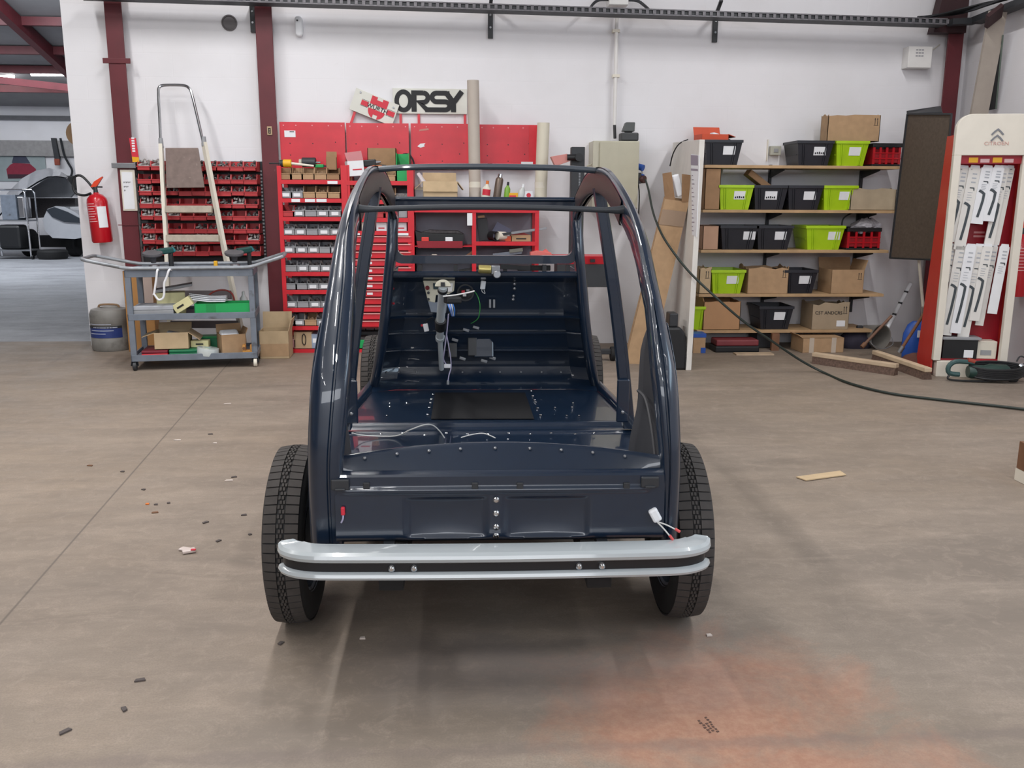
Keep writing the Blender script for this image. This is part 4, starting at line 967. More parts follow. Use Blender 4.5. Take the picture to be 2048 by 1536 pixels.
def ex1(t,w,h): MB().box((w*.07,-.003,h*.68),(w*.24,-.001,h*.82)).build('sticker', M_paper, t); MB().box((w*.15,-.004,h*.785),(w*.22,-.003,h*.80)).build('sticker_print', M_print, t)
def ex3(t,w,h): MB().prism([(w*.13,h*.83),(w*.29,h*.86),(w*.28,h*.90),(w*.14,h*.87)],-.003,-.001).build('tape_scrap', mat('old_tape',(196,130,120),.6,var=.1), t); MB().prism([(w*.10,h*.50),(w*.15,h*.47),(w*.22,h*.50),(w*.21,h*.53),(w*.23,h*.57),(w*.15,h*.56)],-.003,-.001).build('paper_scrap', M_paper, t)
def ex4(t,w,h): MB().box((w*.85,-.003,0),(w,-.001,h)).build('dark_edge', M_red, t); MB().box((w*.72,-.004,h*.03),(w*.92,-.002,h*.17)).build('sticker', M_paper, t)
panel('leftmost of the four red wall panels, with a white sticker', 563,689,245,338,hl,ex1)
panel('second red wall panel from left, under the tilted sign', 695,817,247,338,hl)
panel('third red wall panel from left, with scraps of paper and tape', 823,946,248,338,hl,ex3)
panel('rightmost red wall panel, between the two paper rolls', 957,1076,250,338,hl,ex4)
def arc(cx,cz,rx,rz,a0,a1,n): return [(cx+rx*cos(a0+(a1-a0)*k/n), cz+rz*sin(a0+(a1-a0)*k/n)) for k in range(n+1)]
# tilted sign with the shield emblem
SY = 8.424
a = at(698,218,SY); b = at(714,176,SY); c_ = at(800,243,SY)
ang = atan2(at(714,176,SY).z-at(800,211,SY).z, at(800,211,SY).x-at(714,176,SY).x)
w = (at(800,211,SY)-at(714,176,SY)).length; h = (b-a).length
t = thing('shop_sign','tilted white sign with red shield emblem and lettering above the red panels','sign',a)
t.rotation_euler = (0, ang, 0); ROOTM[t.name] = T(*a) @ RY(ang)
MB().box((0,0,0),(w,.012,h)).build('board', M_sign, t, bevel=.002)
cx, cz, s = w*.575, h*.50, h*1.0
XS = 1.32
mb = MB()
top = [(-.30,.10),(.30,.10),(.30,.46),(.10,.46),(.10,.34),(-.10,.34),(-.10,.46),(-.30,.46)]
mb.prism([(cx+x*s*XS,cz+z*s) for x,z in top], -.003,-.001)
pts = [(-.30,-.10),(-.09,-.47),(-.09,-.33),(.09,-.33),(.09,-.47)]
low = [(.30,-.10)]+[(-.30,-.10)]+[( -.30*cos(q), -.10-.40*sin(q)) for q in [k*pi/2/8*.83 for k in range(1,9)]]
low2 = [(.30*cos(q), -.10-.40*sin(q)) for q in [k*pi/2/8*.83 for k in range(8,0,-1)]]
mb.prism([(cx+x*s*XS,cz+z*s) for x,z in low+[(-.08,-.32),(.08,-.32)]+low2], -.003,-.001)
for x0_,x1_ in ((w*.20,cx-.44*s),(cx+.44*s,w*.97)): mb.box((x0_,-.003,cz-.11*s),(x1_,-.001,cz+.11*s))
mb.build('red_shield', M_redprint, t)
mb = MB()
for x0_,x1_ in ((w*.20,cx-.44*s),(cx+.44*s,w*.97)):
    for dz in (-.14,.135): mb.box((x0_,-.003,cz+dz*s),(x1_,-.001,cz+(dz+.012)*s))
text_mesh('WÜRTH', .27*s, T(cx,-.0025,cz-.015*s), mb, .002, .0004, 1.0); mb.build('lettering', M_print, t)
for u,v in ((.12,.88),(.90,.80)): MB().cyl((w*u,-.006,h*v),(w*u,0,h*v),.009).build('screw', M_steel, t)
MB().bar((.055,.020,0),(.055,.020,-.115),.022,.02).build('red_post', M_redp, t)
# ORSY sign
SY = 8.45
a, b = at(786,227,SY), at(934,178,SY); w, h = b.x-a.x, b.z-a.z
t = thing('shop_sign','white sign with large black linked letters above the red panels','sign',(a.x,SY,a.z))
MB().box((0,0,0),(w,.026,h)).build('board', M_sign, t, bevel=.003)
mb = MB(); k = h; lw = .21*h; sti = [0]
def st(pts, ww=lw): sti[0] += 1; mb.stroke([((x*1.1)*h,z*h) for x,z in pts], ww, -.003-.0004*sti[0], -.001)
st(arc(.40,.50,.255,.36,0,2*pi,28), lw*.88)                      # O
st([(.79,.08),(.79,.90)], lw); st([(.69,.825),(1.14,.825)],lw*.9); st(arc(1.14,.64,.17,.185,pi/2,-pi/2,10)+[(1.00,.455),(1.27,.165)], lw*.9)   # R
st([(2.02,.825),(1.63,.825)]+arc(1.63,.655,.165,.17,pi/2,1.5*pi,10)[1:]+[(1.95,.485)]+arc(1.95,.325,.165,.16,pi/2,-pi/2,10)[1:]+[(1.20,.165)], lw*.9)   # S joined to R
st([(2.02,.90),(2.02,.80),(2.26,.46),(2.26,.08)], lw); st([(2.26,.44),(2.58,.90)], lw)  # Y
mb.build('lettering', M_print, t)
for u in (.10,.345,.97): MB().bar((w*u if u < .9 else w*.97,.02,0),(w*u,.02,-(at(800,227,SY).z-at(800,248,SY).z)-.02),.022,.02).build('red_post', M_redp, t)
# ------------------------------------------------------------------ red shelving under the panels
FY, BY = 8.02, 8.34
M_redrack = M_red
def zat(py, Y=FY, px=620): return at(px,py,Y).z
t = thing('red_shelf_unit','tall red shelf unit full of grey bins beside the second column','shelf',(at(568,600,FY).x,FY,0))
X0, X1 = at(561,400,FY).x, at(683,400,FY).x
MB().box((X0-.02,FY,0),(X0+.015,FY+.03,zat(332))).box((X0-.02,BY-.03,0),(X0+.015,BY,zat(332))).build('upright', M_redrack, t, True)
MB().box((X1,FY,0),(X1+.055,FY+.03,zat(330))).box((X1,BY-.03,0),(X1+.055,BY,zat(330))).build('upright', M_redrack, t, True)
MB().box((X0,BY-.008,.1),(X1,BY,zat(335))).build('back_sheet', M_shelfback, t, True)
lips = [364,401,438,475,511,548,584,620,656,702]
for py in lips:
    z = zat(py); MB().box((X0+.01,FY-.004,z-.018),(X1,FY+.004,z+.018)).box((X0+.01,FY,z-.018),(X1,BY,z-.010)).build('shelf', M_redrack, t, True)
for i,(pa,pb,py) in enumerate(((655,675,365),(583,600,401),(610,630,401),(633,653,401))):
    a, b = at(pa,py+3,FY-.006), at(pb,py-3,FY-.006); MB().box((a.x,FY-.007,a.z),(b.x,FY-.005,b.z)).build('shelf_label', M_paper, t, True)
# bin prototypes for the red shelves
gb = []
for k in range(4):
    p = thing('storage_bin','x','bin',(0,0,-20)); bin_parts(p,.106,.17,.058,.092,M_greybin,.004,M_paper if k in (0,2,3) else None)
    if k: contents(p,.098,.16,(.0,.06,.075,.085)[k],(M_junk,M_junkd,M_junk,M_greybin)[k],(0,12,18,16)[k],k+20)
    gb.append(p)
cb = []
for k in range(3):
    p = thing('carton_bin','x','box',(0,0,-20)); bin_parts(p,.112,.19,.055,.105,M_card if k else M_card3,.004)
    contents(p,.104,.18,(.05,.07,.05)[k],(M_junkd,M_cardin,M_junk)[k],10,k+40); cb.append(p)
rb_ = [thing('storage_bin','x','bin',(0,0,-20))]; bin_parts(rb_[0],.125,.17,.05,.10,M_redbin); contents(rb_[0],.115,.16,.04,M_junkd,8,77)
G, CB, RB = 'grey bins on the tall red shelves','small cartons on the tall red shelves','red bins on the red shelves'
used = set()
def putbin(plist, k, px, lip, label, group, Y=FY+.012, dz=.018, rz=0):
    p = plist[k % len(plist)]; z = zat(lip)+dz; x = at(px,lip-10,Y).x
    if p.name not in used:
        used.add(p.name); p.location = (x,Y,z); p.rotation_euler = (0,0,rz); p['label'] = label; p['group'] = group; ROOTM[p.name] = T(x,Y,z); return p
    return dup(p,(x,Y,z),rz,label,group)
rown = ['top','second','third','fourth','fifth','sixth','seventh','eighth','ninth']
lay = [  # per shelf: kind + pixel centre
 [('c',0,571),('c',1,593),('c',2,616),('c',1,640),('c',0,666)],
 [('g',0,572),('g',3,594),('c',2,619),('c',1,643),('c',2,667)],
 [('r',0,574),('g',3,598),('g',1,621),('g',2,645),('g',2,670)],
 [('g',3,577),('g',2,601),('g',1,624),('g',3,648),('g',2,672)],
 [('g',3,578),('g',2,603),('g',2,627),('g',1,650),('g',2,672)],
 [('g',1,582),('g',3,606),('g',2,629),('g',2,652)],
 [('g',1,582),('g',1,603),('g',2,626),('g',2,649)],
 [('g',0,583),('g',1,606),('g',2,630),('g',0,653)],
 [('g',3,580),('g',0,598),('c',1,621),('g',2,645)]]
for r,row in enumerate(lay):
    for c,(kd,k,px) in enumerate(row):
        pl, g, nm = {'g':(gb,G,'grey bin'),'c':(cb,CB,'small carton'),'r':(rb_,RB,'red bin')}[kd]
        putbin(pl,k,px,lips[r],'%s, %s from left on the %s shelf of tall red unit' % (nm,ORD[c],rown[r]),g)
z = zat(702)+.018
for nm,lab,cat,px,w,h,m in (('carton','pale carton with a black loop handle on the lowest red shelf','box',606,.16,.15,M_card2),('plastic_bag','bag of clear film lying at the left of the lowest red shelf','bag',583,.09,.09,mat('pinkish_film',(196,150,150),.3,var=.15)),('blue_packet','pale blue packet at the right of the lowest red shelf','box',630,.06,.13,mat('pale_blue_pack',(150,166,190),.5,var=.05))):
    x = at(px,690,FY+.03).x; t = thing(nm,lab,cat,(x,FY+.03,z)); MB().box((-w/2,0,0),(w/2,.16,h)).build('body', m, t, bevel=.012 if 'bag' in nm else .003)
    if nm == 'carton': MB().tube([(.012+.016*cos(q),-.006,h*.55+.05*sin(q)) for q in [2*pi*k/16 for k in range(16)]],.004,6,closed=True).build('loop_handle', M_black, t)
    if 'bag' in nm: MB().cbox((0,.05,h),(.07,.06,.03),RY(.3)).build('knot', m, t, bevel=.01)
    if nm == 'blue_packet': MB().box((-w*.3,-.002,h*.4),(w*.3,0,h*.7)).build('print', M_paper, t)
# things lying on top of unit one
z = zat(364)+.018+.108
o = thing('grease_gun','yellow and black grease gun lying on the cartons, nozzle past the column','tool',(at(575,326,FY+.02).x,FY+.04,z+.03))
MB().cyl((-.16,0,0),(-.07,0,0),.006).cyl((-.07,0,0),(-.04,0,0),.028,.032).build('nozzle', M_dark, o); MB().cyl((-.04,0,0),(.03,0,0),.034).build('head', M_yellow, o, bevel=.005); MB().cyl((.03,0,0),(.22,0,-.02),.012,.009).build('barrel', M_cream, o)
o = thing('electric_motor','small black motor lying on the cartons behind the yellow tool','motor',(at(618,322,8.2).x,8.2,z))
MB().cyl((-.06,0,.045),(.06,0,.045),.042,n=18).build('body', M_dark, o, bevel=.006); MB().cyl((-.085,0,.045),(-.06,0,.045),.028).build('end_cap', M_beige, o); MB().cyl((.06,0,.045),(.10,0,.045),.008).build('shaft', M_steel, o)
o = cardbox('carton','brown carton standing upright on the top shelf beside the red upright',(at(662,345,FY+.1).x,FY+.16,z-.02),.1,.09,.10,.11,M_card3,(('b',.1,.05),))
o = thing('green_tool','small green handled tool lying behind the cartons','tool',(at(641,329,8.2).x,8.2,z)); MB().box((-.05,-.02,0),(.03,.02,.03)).build('handle', M_green, o, bevel=.006); MB().box((.03,-.012,.004),(.12,.012,.022)).build('blade', M_dark, o)
# unit two: drawers and shelves
t = thing('red_drawer_unit','red unit with shallow drawers under two shelves, behind the car','cabinet',(at(755,600,FY).x,FY,0))
U0, U1 = at(696,500,FY).x, at(829,500,FY).x
MB().box((X1+.057,FY,0),(max(U0,X1+.075),BY,zat(330,FY,700))).build('upright', M_redrack, t, True)
MB().box((U1-.055,FY,zat(655)),(U1,BY,zat(330,FY,820))).build('upright', M_redrack, t, True)
for py in (366,404,440,466,702):
    z = zat(py,FY,755); MB().box((U0,FY-.004,z-.018),(U1-.05,FY+.004,z+.018)).box((U0,FY,z-.018),(U1-.05,BY,z-.010)).build('shelf', M_redrack, t, True)
MB().box((U0,FY+.03,zat(658)),(U1,BY,zat(470))).build('drawer_carcass', mat('dark_red_carcass',(130,18,30),.5,var=.05), t, True)
MB().box((U0,BY-.01,zat(655)),(U1-.055,BY,zat(338,FY,750))).build('back_sheet', M_shelfback, t, True)
dh = (zat(470)-zat(655))/12
M_lipw = mat('pale_drawer_lip',(238,176,172),.4,var=.04)
for k in range(12):
    z0 = zat(655)+dh*k; dr = MB().box((U0+.004,FY-.004,z0+.004),(U1-.02,FY+.03,z0+dh-.010)).build('drawer', M_redp if k%3 else M_red, t, True, bevel=.003)
    MB().box((U0+.004,FY-.014,z0+dh-.016),(U1-.035,FY-.002,z0+dh-.009)).build('drawer_lip', M_lipw, dr, True)
    if 4 <= k <= 9: x = at(733,500,FY).x; MB().box((x-.005,FY-.007,z0+.02),(x+.045,FY-.004,z0+.04)).build('drawer_label', M_paper, dr, True)
MB().box((at(700,468,FY).x,FY-.008,zat(468)-.008),(at(720,468,FY).x,FY-.004,zat(468)+.008)).box((at(795,468,FY).x,FY-.008,zat(468)-.01),(at(817,468,FY).x,FY-.004,zat(468)+.01)).build('shelf_label', M_paper, t, True)
# its contents
for px,lip,lab,k in ((748,404,'small carton left on the second shelf above the red drawers',0),(778,404,'small carton in the middle of the second shelf above the red drawers',2),(778,366,'small brown carton on the top shelf beside the green tray',1),(752,366,'small brown carton on the top shelf left of the green tray',2)):
    putbin(cb,k,px,lip,lab,'small cartons above the drawers')
for px,lab in ((704,'red bin leftmost on the third shelf above the drawers'),(733,'red bin second from left on the third shelf above the drawers'),(757,'red bin third from left on the third shelf above the drawers'),(781,'red bin fourth from left on the third shelf above the drawers')): putbin(rb_,0,px,440,lab,RB)
o = cardbox('carton','pale carton with yellow lid, right on the third shelf above drawers',(at(803,432,FY+.06).x,FY+.09,zat(440)+.018),0,.11,.13,.075,M_greybin,()); MB().box((-.058,-.068,.076),(.058,.068,.095)).build('lid', mat('straw_lid',(206,180,120),.6,var=.05), o)
for px,w,m,lab in ((706,.07,M_card2,'pale carton leftmost on the shelf directly over the drawers'),(735,.10,M_cream,'cream carton on the shelf directly over the drawers'),(763,.09,M_paper,'white carton in the middle of the shelf over the drawers'),(801,.11,M_paper,'white carton right on the shelf directly over the drawers')):
    o = thing('carton',lab,'box',(at(px,460,FY+.03).x,FY+.03,zat(466)+.018)); MB().box((-w/2,0,0),(w/2,.14,.075)).build('carton', m, o, bevel=.002); MB().box((-w*.3,-.002,.02),(w*.3,0,.03)).build('print', M_redprint, o)
o = thing('green_tray','tall green tray standing on end beside the paper box','tray',(at(806,366,FY+.05).x,FY+.03,zat(366)+.018))
MB().box((-.055,0,0),(.055,.012,.13)).box((-.055,0,0),(-.049,.18,.24)).box((.049,0,0),(.055,.18,.24)).box((-.055,.17,0),(.055,.18,.24)).build('shell', M_green, o); MB().box((-.053,.002,0),(.053,.17,.01)).build('base', M_green, o)
o = thing('green_tray','flat green tray lying on the second shelf beside the upright','tray',(at(803,393,FY+.03).x,FY+.03,zat(404)+.018)); MB().box((-.07,0,0),(.07,.15,.03)).build('shell', M_green, o, bevel=.003); MB().box((-.06,.01,.03),(.06,.14,.06)).build('parts', M_junk, o)
o = thing('tube_coil','thin grey hose coil hanging behind the tall green tray','hose',(at(812,335,8.36).x,8.36,zat(336,8.36))); MB().tube([(.075*cos(q),0,.02+.11*sin(q)) for q in [-.4+.32*k for k in range(13)]],.008,6).build('hose', M_dark, o)
ztop = zat(330,8.2,710)
o = thing('first_aid_carton','pink and white carton tilted on top of the red uprights','box',(at(709,352,FY+.02).x,FY+.10,zat(352,FY+.02,709))); o.rotation_euler = (0,-.08,.25)
MB().box((-.07,-.08,0),(.07,.08,.13)).build('carton', M_paper, o, bevel=.003); MB().prism([(-.07,.13),(.07,.13),(.06,.21),(-.085,.20)],-.08,-.076).build('lid', mat('faded_pink_card',(204,136,140),.7,var=.05), o); MB().box((-.03,-.082,.05),(.05,-.08,.06)).build('print', M_redprint, o)
MB().bar((-.06,.0,-.1),(-.06,.0,.0),.05,.05).build('support', M_card3, o)
o = cardbox('cardboard_box','brown cardboard box standing behind the tools against the second panel',(at(765,330,8.26).x,8.27,zat(334,8.26,765)),0,.25,.14,.16,M_card3,()); MB().box((-.11,-.06,.10),(.11,.06,.14)).build('packing', M_cardin, o)
MB().box((-.12,-.06,-(zat(334,8.26,765)-zat(366)-.02)),(.12,.06,-.002)).build('lower_carton', M_card, o)
o = thing('power_drill','black power tool lying in front of the brown box on top','power tool',(at(740,324,8.1).x,8.12,zat(366)+.02)); MB().box((-.05,0,0),(.12,.05,.11)).build('base_carton', M_card3, o); MB().bar((-.06,.02,.15),(.05,.02,.16),.05,.06).bar((.0,.02,.13),(.14,.02,.12),.035,.04).build('body', M_black, o, bevel=.01); MB().cyl((.05,.02,.16),(.09,.02,.165),.018,.01).build('chuck', M_steel, o); MB().box((.02,-.01,.112),(.10,.03,.135)).build('orange_pack', M_orange, o)
o = thing('green_tray','green tray on the floor shelf below the red drawers','tray',(at(720,690,FY+.03).x,FY+.03,zat(702)+.018)); MB().box((-.10,0,0),(.07,.16,.075)).build('shell', M_green, o, bevel=.003); MB().box((-.085,.01,.075),(.055,.15,.10)).build('parts', M_junkd, o)
o = thing('dark_case','dark case behind the green tray below the red drawers','case',(at(740,670,8.25).x,8.22,zat(702)+.018)); MB().box((-.14,0,0),(.14,.1,.13)).build('shell', M_dark, o, bevel=.008); MB().tube([(-.04,.05,.13),(-.04,.05,.16),(.04,.05,.16),(.04,.05,.13)],.007).build('handle', M_black, o)
# units three and four
t = thing('red_open_rack','red open rack of two bays right of the drawers, seen through the windscreen','shelf',(at(950,600,FY).x,FY,0))
V0, V1, V2 = at(829,450,FY).x, at(948,450,FY).x, at(1074,450,FY).x
for x in (V1,V2): MB().box((x-.018,FY,0),(x+.018,FY+.03,zat(418,FY,x*200+900))).box((x-.018,BY-.03,0),(x+.018,BY,zat(418,FY,950))).build('upright', M_redrack, t, True)
for a, b, pys in ((V0,V1,(421,)),(V1,V2,(421,487,515))):
    for py in pys: z = zat(py,FY,950); MB().box((a,FY-.004,z-.018),(b,FY+.004,z+.018)).box((a,FY,z-.012),(b,BY,z-.004)).build('shelf', M_redrack, t, True)
z = zat(489,FY,880); MB().prism([(at(833,480,FY).x,z+.03),(at(925,480,FY).x,z+.03),(at(925,480,FY).x,z-.03),(at(836,480,FY).x,z-.03)],FY-.01,FY+.005).build('red_tray_front', mat('deep_red',(140,22,38),.4,var=.05), t, True); MB().box((V0,FY+.005,z-.02),(V1,BY,z-.012)).build('shelf', M_redrack, t, True)
z = zat(518,FY,880); MB().box((V0,FY,z-.01),(V1,BY,z)).build('shelf', M_shelfback, t, True)
MB().box((V0,BY-.006,zat(560)),(V2,BY,zat(415,FY,950))).build('back_sheet', M_shelfback, t, True)
z = zat(563,FY,950); MB().box((V0,FY,z-.012),(V2,BY,z)).build('shelf', M_shelfback, t, True)
MB().box((V1-.06,FY-.006,zat(450)),(V1-.015,FY,zat(425))).build('hanging_tag', M_paper, t, True)
zc = zat(398,FY,950); MB().box((V0,FY-.02,zc-.02),(V2+.03,BY,zc)).build('counter_top', M_shelfback, t, True)
o = cardbox('cardboard_box','open cardboard box on the counter, right of the green tray',(at(880,390,8.15).x,8.17,zc),.05,.30,.22,.15,M_card2,(('f',pi-.15,.09),('l',2.3,.10),('r',2.5,.09),('b',.2,.08)))
MB().bar((-.12,0,.12),(-.19,.02,.22),.05,.02).build('white_tube', M_paper, o)
o = thing('carton','small grey carton left of the open cardboard box on the counter','box',(at(840,390,8.12).x,8.1,zc)); MB().box((-.04,0,0),(.05,.12,.075)).build('carton', M_greybin, o); MB().box((-.045,0,.075),(.055,.12,.10)).build('lid', M_beige, o)
def ptube(label, px0, pt, px1, r, m, y=8.18):
    a = at(px0,pt,y); b = at(px1,392,y); b.z = zc; t = thing('paper_roll',label,'roll',b)
    mb = MB(); mb.cyl(b,a,r,n=24,cap=False).cyl(a-Vector((0,0,.002)),b,r*.88,n=24,cap=False); mb.build('roll', m, t, True)
    mb = MB(); mb.lathe([(r,0),(r*.88,0)],24,T(*a),False); mb.build('rim', M_card, t, True)
    mb = MB(); mb.lathe([(r*1.01,0),(r*1.01,.05)],24,T(b.x+(a.x-b.x)*.1,b.y,b.z+.1),False); mb.build('tape_band', M_cream, t, True)
ptube('tall grey paper roll standing between the third and fourth red panels',946,161,950,.052,M_tubep)
ptube('shorter cream paper roll standing at the right of the red panels',1087,246,1081,.055,M_tubec)
def bottle(name,label,px,prof,m,capm,lean=0,lab=None,y=8.12):
    o = thing(name,label,'bottle',(at(px,388,y).x,y,zc)); o.rotation_euler = (0,lean,0)
    H = prof[-1][1]; MB().lathe(prof,16).build('body', m, o); MB().lathe([(prof[-1][0],H),(prof[-1][0]*.9,H+.03),(0,H+.03)],14).build('cap', capm, o)
    if lab:
        r = max(p[0] for p in prof)*1.01; mb = MB(); mb.loft([[Vector((r*sin(a),-r*cos(a),zz)) for a in [-1+.25*k for k in range(9)]] for zz in (H*.25,H*.65)],False,False); mb.build('label_band', lab, o, smooth=True)
bottle('bottle','white labelled bottle with orange cap, left of the tall spray can',971,[(0,0),(.038,0),(.04,.01),(.04,.09),(.016,.12),(.014,.13)],M_cream,M_orange,.12,M_redprint)
bottle('spray_can','tall brown metal spray can with silver top on the counter',993,[(0,0),(.034,0),(.035,.01),(.035,.17),(.028,.185),(.022,.19)],mat('brown_can',(112,98,88),.35,metal=.5,var=.08),M_chrome,.16)
bottle('bottle','green bottle with black cap on the counter beside the spray can',1013,[(0,0),(.026,0),(.027,.01),(.026,.09),(.012,.115),(.011,.12)],mat('green_bottle',(120,168,52),.35,var=.05),M_black,.1)
bottle('spray_bottle','clear trigger spray bottle on the counter near the cream roll',1041,[(0,0),(.034,0),(.036,.01),(.034,.07),(.014,.10),(.012,.105)],MATS['cloudy_plastic'],M_paper,.2)
for px,w,h,m,m2,lab in ((1026,.085,.055,M_yellow,M_redprint,'yellow and red carton lying on the counter by the green bottle'),(1057,.075,.07,M_paper,M_redprint,'white carton with a red dot on the counter by the cream roll')):
    o = thing('carton',lab,'box',(at(px,388,8.12).x,8.10,zc)); MB().box((-w/2,0,0),(w/2,.08,h)).build('carton', m, o, bevel=.002)
    if m is M_paper: MB().cyl((0,-.003,h*.5),(0,0,h*.5),.02).build('red_dot', m2, o)
    else: MB().box((-w*.4,-.003,h*.25),(w*.3,0,h*.6)).build('red_print', m2, o)
z = zat(489,FY,880)+.012-.024
o = thing('tool_case','black tool case with red and white latches on the deep red tray','case',(at(880,475,8.08).x,8.05,z))
MB().prism([(-.20,.0),(.21,0),(.215,.10),(-.16,.11),(-.22,.13)],0,.2).build('shell', M_black, o, bevel=.004); MB().prism([(-.17,.112),(.21,.102),(.16,.128),(-.10,.135)],.01,.19).build('lid_tools', M_junkd, o, bevel=.003)
for x,m in ((-.13,mat('coral_latch',(222,66,58),.5,var=.04)),(.08,M_paper)): MB().box((x-.032,-.012,.02),(x+.032,.0,.075)).build('latch', m, o, bevel=.003)
z = zat(487,FY,1010)+.018
o = thing('dark_board','dark flat board leaning upright in the right rack bay','board',(at(968,470,8.15).x,8.12,z)); o.rotation_euler = (0,-.12,0); MB().box((-.045,0,0),(.05,.03,.20)).build('board', M_dark, o, bevel=.003); MB().box((-.03,-.003,.205),(.03,.028,.225)).build('edge_clip', M_card, o)
o = thing('brochure','grey blue printed card leaning at the back of the right rack bay','card',(at(993,465,8.28).x,8.27,z+.01)); o.rotation_euler = (0,.5,0); MB().box((-.07,0,0),(.08,.012,.14)).build('card', mat('blue_grey_card',(128,134,158),.6,var=.08), o); MB().box((.03,-.002,.02),(.075,0,.09)).build('print', M_woodd, o)
o = thing('black_tube','short black tube with pale collar in the right rack bay','tube',(at(988,470,8.06).x,8.06,z+.045)); MB().lathe([(.038,-.05),(.042,-.05),(.042,.05),(.038,.05),(.038,-.05)],20,RZ(.5) @ RX(pi/2),False).build('tube', M_black, o); MB().cyl((.03,-.02,.005),(.10,.02,.0),.038,n=18).build('collar', M_cream, o); MB().box((-.04,-.02,-.045),(.10,.05,-.038)).build('foot', M_black, o)
o = thing('carton','orange carton beside the long carton in the right rack bay','box',(at(1010,478,8.07).x,8.05,z)); MB().box((-.06,0,0),(.06,.1,.045)).build('carton', mat('orange_red_card',(204,80,48),.6,var=.05), o); MB().box((-.03,-.002,.046),(.04,.08,.075)).build('sticker', M_paper, o)
o = thing('carton','long buff carton with small print in the right rack bay','box',(at(1041,478,8.06).x,8.05,z)); MB().box((-.085,0,0),(.09,.1,.055)).build('carton', M_card, o); MB().box((-.04,-.002,.018),(.05,0,.028)).build('print', M_print, o); MB().prism([(-.08,.055),(.08,.055),(.03,.075),(-.04,.068)],.01,.09).build('red_rag', mat('faded_red_cloth',(170,80,80),.8,var=.1), o)
o = thing('long_ruler','long dark metal bar lying across the right rack bay','bar',(at(1045,462,8.04).x,8.03,z+.075)); o.rotation_euler = (0,-.14,0); MB().box((-.20,0,0),(.22,.02,.022)).build('bar', M_steel, o, bevel=.002); MB().box((-.20,-.004,.0),(-.10,.0,.022)).build('grip', M_dark, o)
z = zat(515,FY,1010)+.018
o = thing('grey_plate','grey folded plate leaning over the lower rack shelf','plate',(at(1015,508,8.05).x,8.04,z)); o.rotation_euler = (0,-.12,0); MB().box((-.13,0,0),(.13,.12,.03)).build('plate', M_greysteel, o); MB().box((.02,-.01,.02),(.14,.12,.05)).build('folded_edge', mat('olive_grey',(112,112,104),.6,var=.08), o)
z = zat(518,FY,880)
o = thing('white_rag','pale rag lying on the lower left rack shelf','cloth',(at(862,512,8.08).x,8.08,z)); MB().cbox((0,0,.014),(.09,.07,.028),RY(.1)).build('cloth', M_paper, o, bevel=.012); MB().cbox((.03,.0,.03),(.05,.05,.02)).build('fold', M_cream, o, bevel=.008)
o = thing('saw_blade','long dark blade lying on the lower left rack shelf','tool',(at(905,512,8.06).x,8.05,z)); MB().prism([(-.12,0),(.11,0),(.12,.02),(.0,.03),(-.12,.018)],0,.03).build('blade', M_dark, o); MB().bar((.11,.015,.012),(.19,.015,.07),.02,.02).build('handle', M_woodd, o)
z = zat(563,FY,880)
o = thing('wire_brush','long bristle brush lying on the lowest rack shelf','brush',(at(895,540,8.06).x,8.05,z)); MB().box((-.10,0,.0),(.11,.05,.08)).build('bristles', mat('dusty_bristle',(140,132,122),.9,var=.3,scale=40), o, bevel=.01); MB().bar((.10,.03,.09),(.3,.03,.12),.03,.02).build('handle', M_black, o)
o = thing('blue_rag','blue grey rag on the lowest rack shelf','cloth',(at(935,545,8.08).x,8.06,z)); MB().cbox((0,0,.025),(.11,.08,.05)).build('cloth', mat('blue_grey_cloth',(120,126,150),.8,var=.1), o, bevel=.02); MB().cbox((.02,0,.05),(.05,.05,.02)).build('fold', M_blue, o, bevel=.008)
o = thing('red_carton','pink red packet lying on the red shelf right of the rack','packet',(at(1078,510,8.0).x,7.94,zat(515,FY,1010)+.019)); MB().prism([(-.08,0),(.12,0),(.10,.03),(-.02,.045),(-.08,.03)],.0,.1).build('packet', mat('salmon_pack',(222,116,110),.6,var=.06), o, bevel=.004); MB().prism([(.02,.03),(.09,.03),(.06,.06)],.02,.08).build('flap', MATS['salmon_pack'], o)
# ------------------------------------------------------------------ beam setter (column, arm, optical box)
b0 = at(1150,600,7.95); t = thing('headlamp_tester','black column headlamp tester with red topped dark box on small wheels','headlamp tester',(b0.x,7.95,0))
zt = at(1153,294,7.95).z
MB().box((-.058,-.03,.12),(.058,.07,zt)).build('column', M_dark, t, bevel=.004)
mb = MB()
for k in range(80): mb.box((.008,-.034,.55+k*.013),(.022,-.029,.557+k*.013))
mb.build('toothed_strip', M_steel, t)
MB().prism([(-.24,zt-.085),(-.10,zt-.06),(-.07,zt-.12),(-.20,zt-.165)],-.06,.04).build('visor', mat('faded_pink_visor',(196,130,124),.5,var=.06), t, bevel=.003)
MB().cyl((-.10,-.06,zt-.09),(.02,-.06,zt-.09),.026).cyl((0,-.10,zt-.09),(0,-.03,zt-.09),.034).build('clamp_knob', M_black, t)
bx0, bx1 = at(1110,560,7.8).x-b0.x, at(1212,560,7.8).x-b0.x; zb, zm, zt2_ = at(1200,571,7.8).z, at(1200,526,7.8).z, at(1200,511,7.8).z
MB().box((bx0,-.30,zb),(bx1,-.06,zm)).build('optical_box', M_dark, t, bevel=.004)
MB().add([(bx0,-.30,zm),(bx1,-.30,zm),(bx1,-.06,zm),(bx0,-.06,zm),(bx0-.02,-.33,zt2_+.005),(bx1+.035,-.33,zt2_+.005),(bx1+.035,-.04,zt2_+.005),(bx0-.02,-.04,zt2_+.005)],[(3,2,1,0),(4,5,6,7),(0,1,5,4),(1,2,6,5),(2,3,7,6),(3,0,4,7)]).build('red_lid', M_redp, t, bevel=.004)
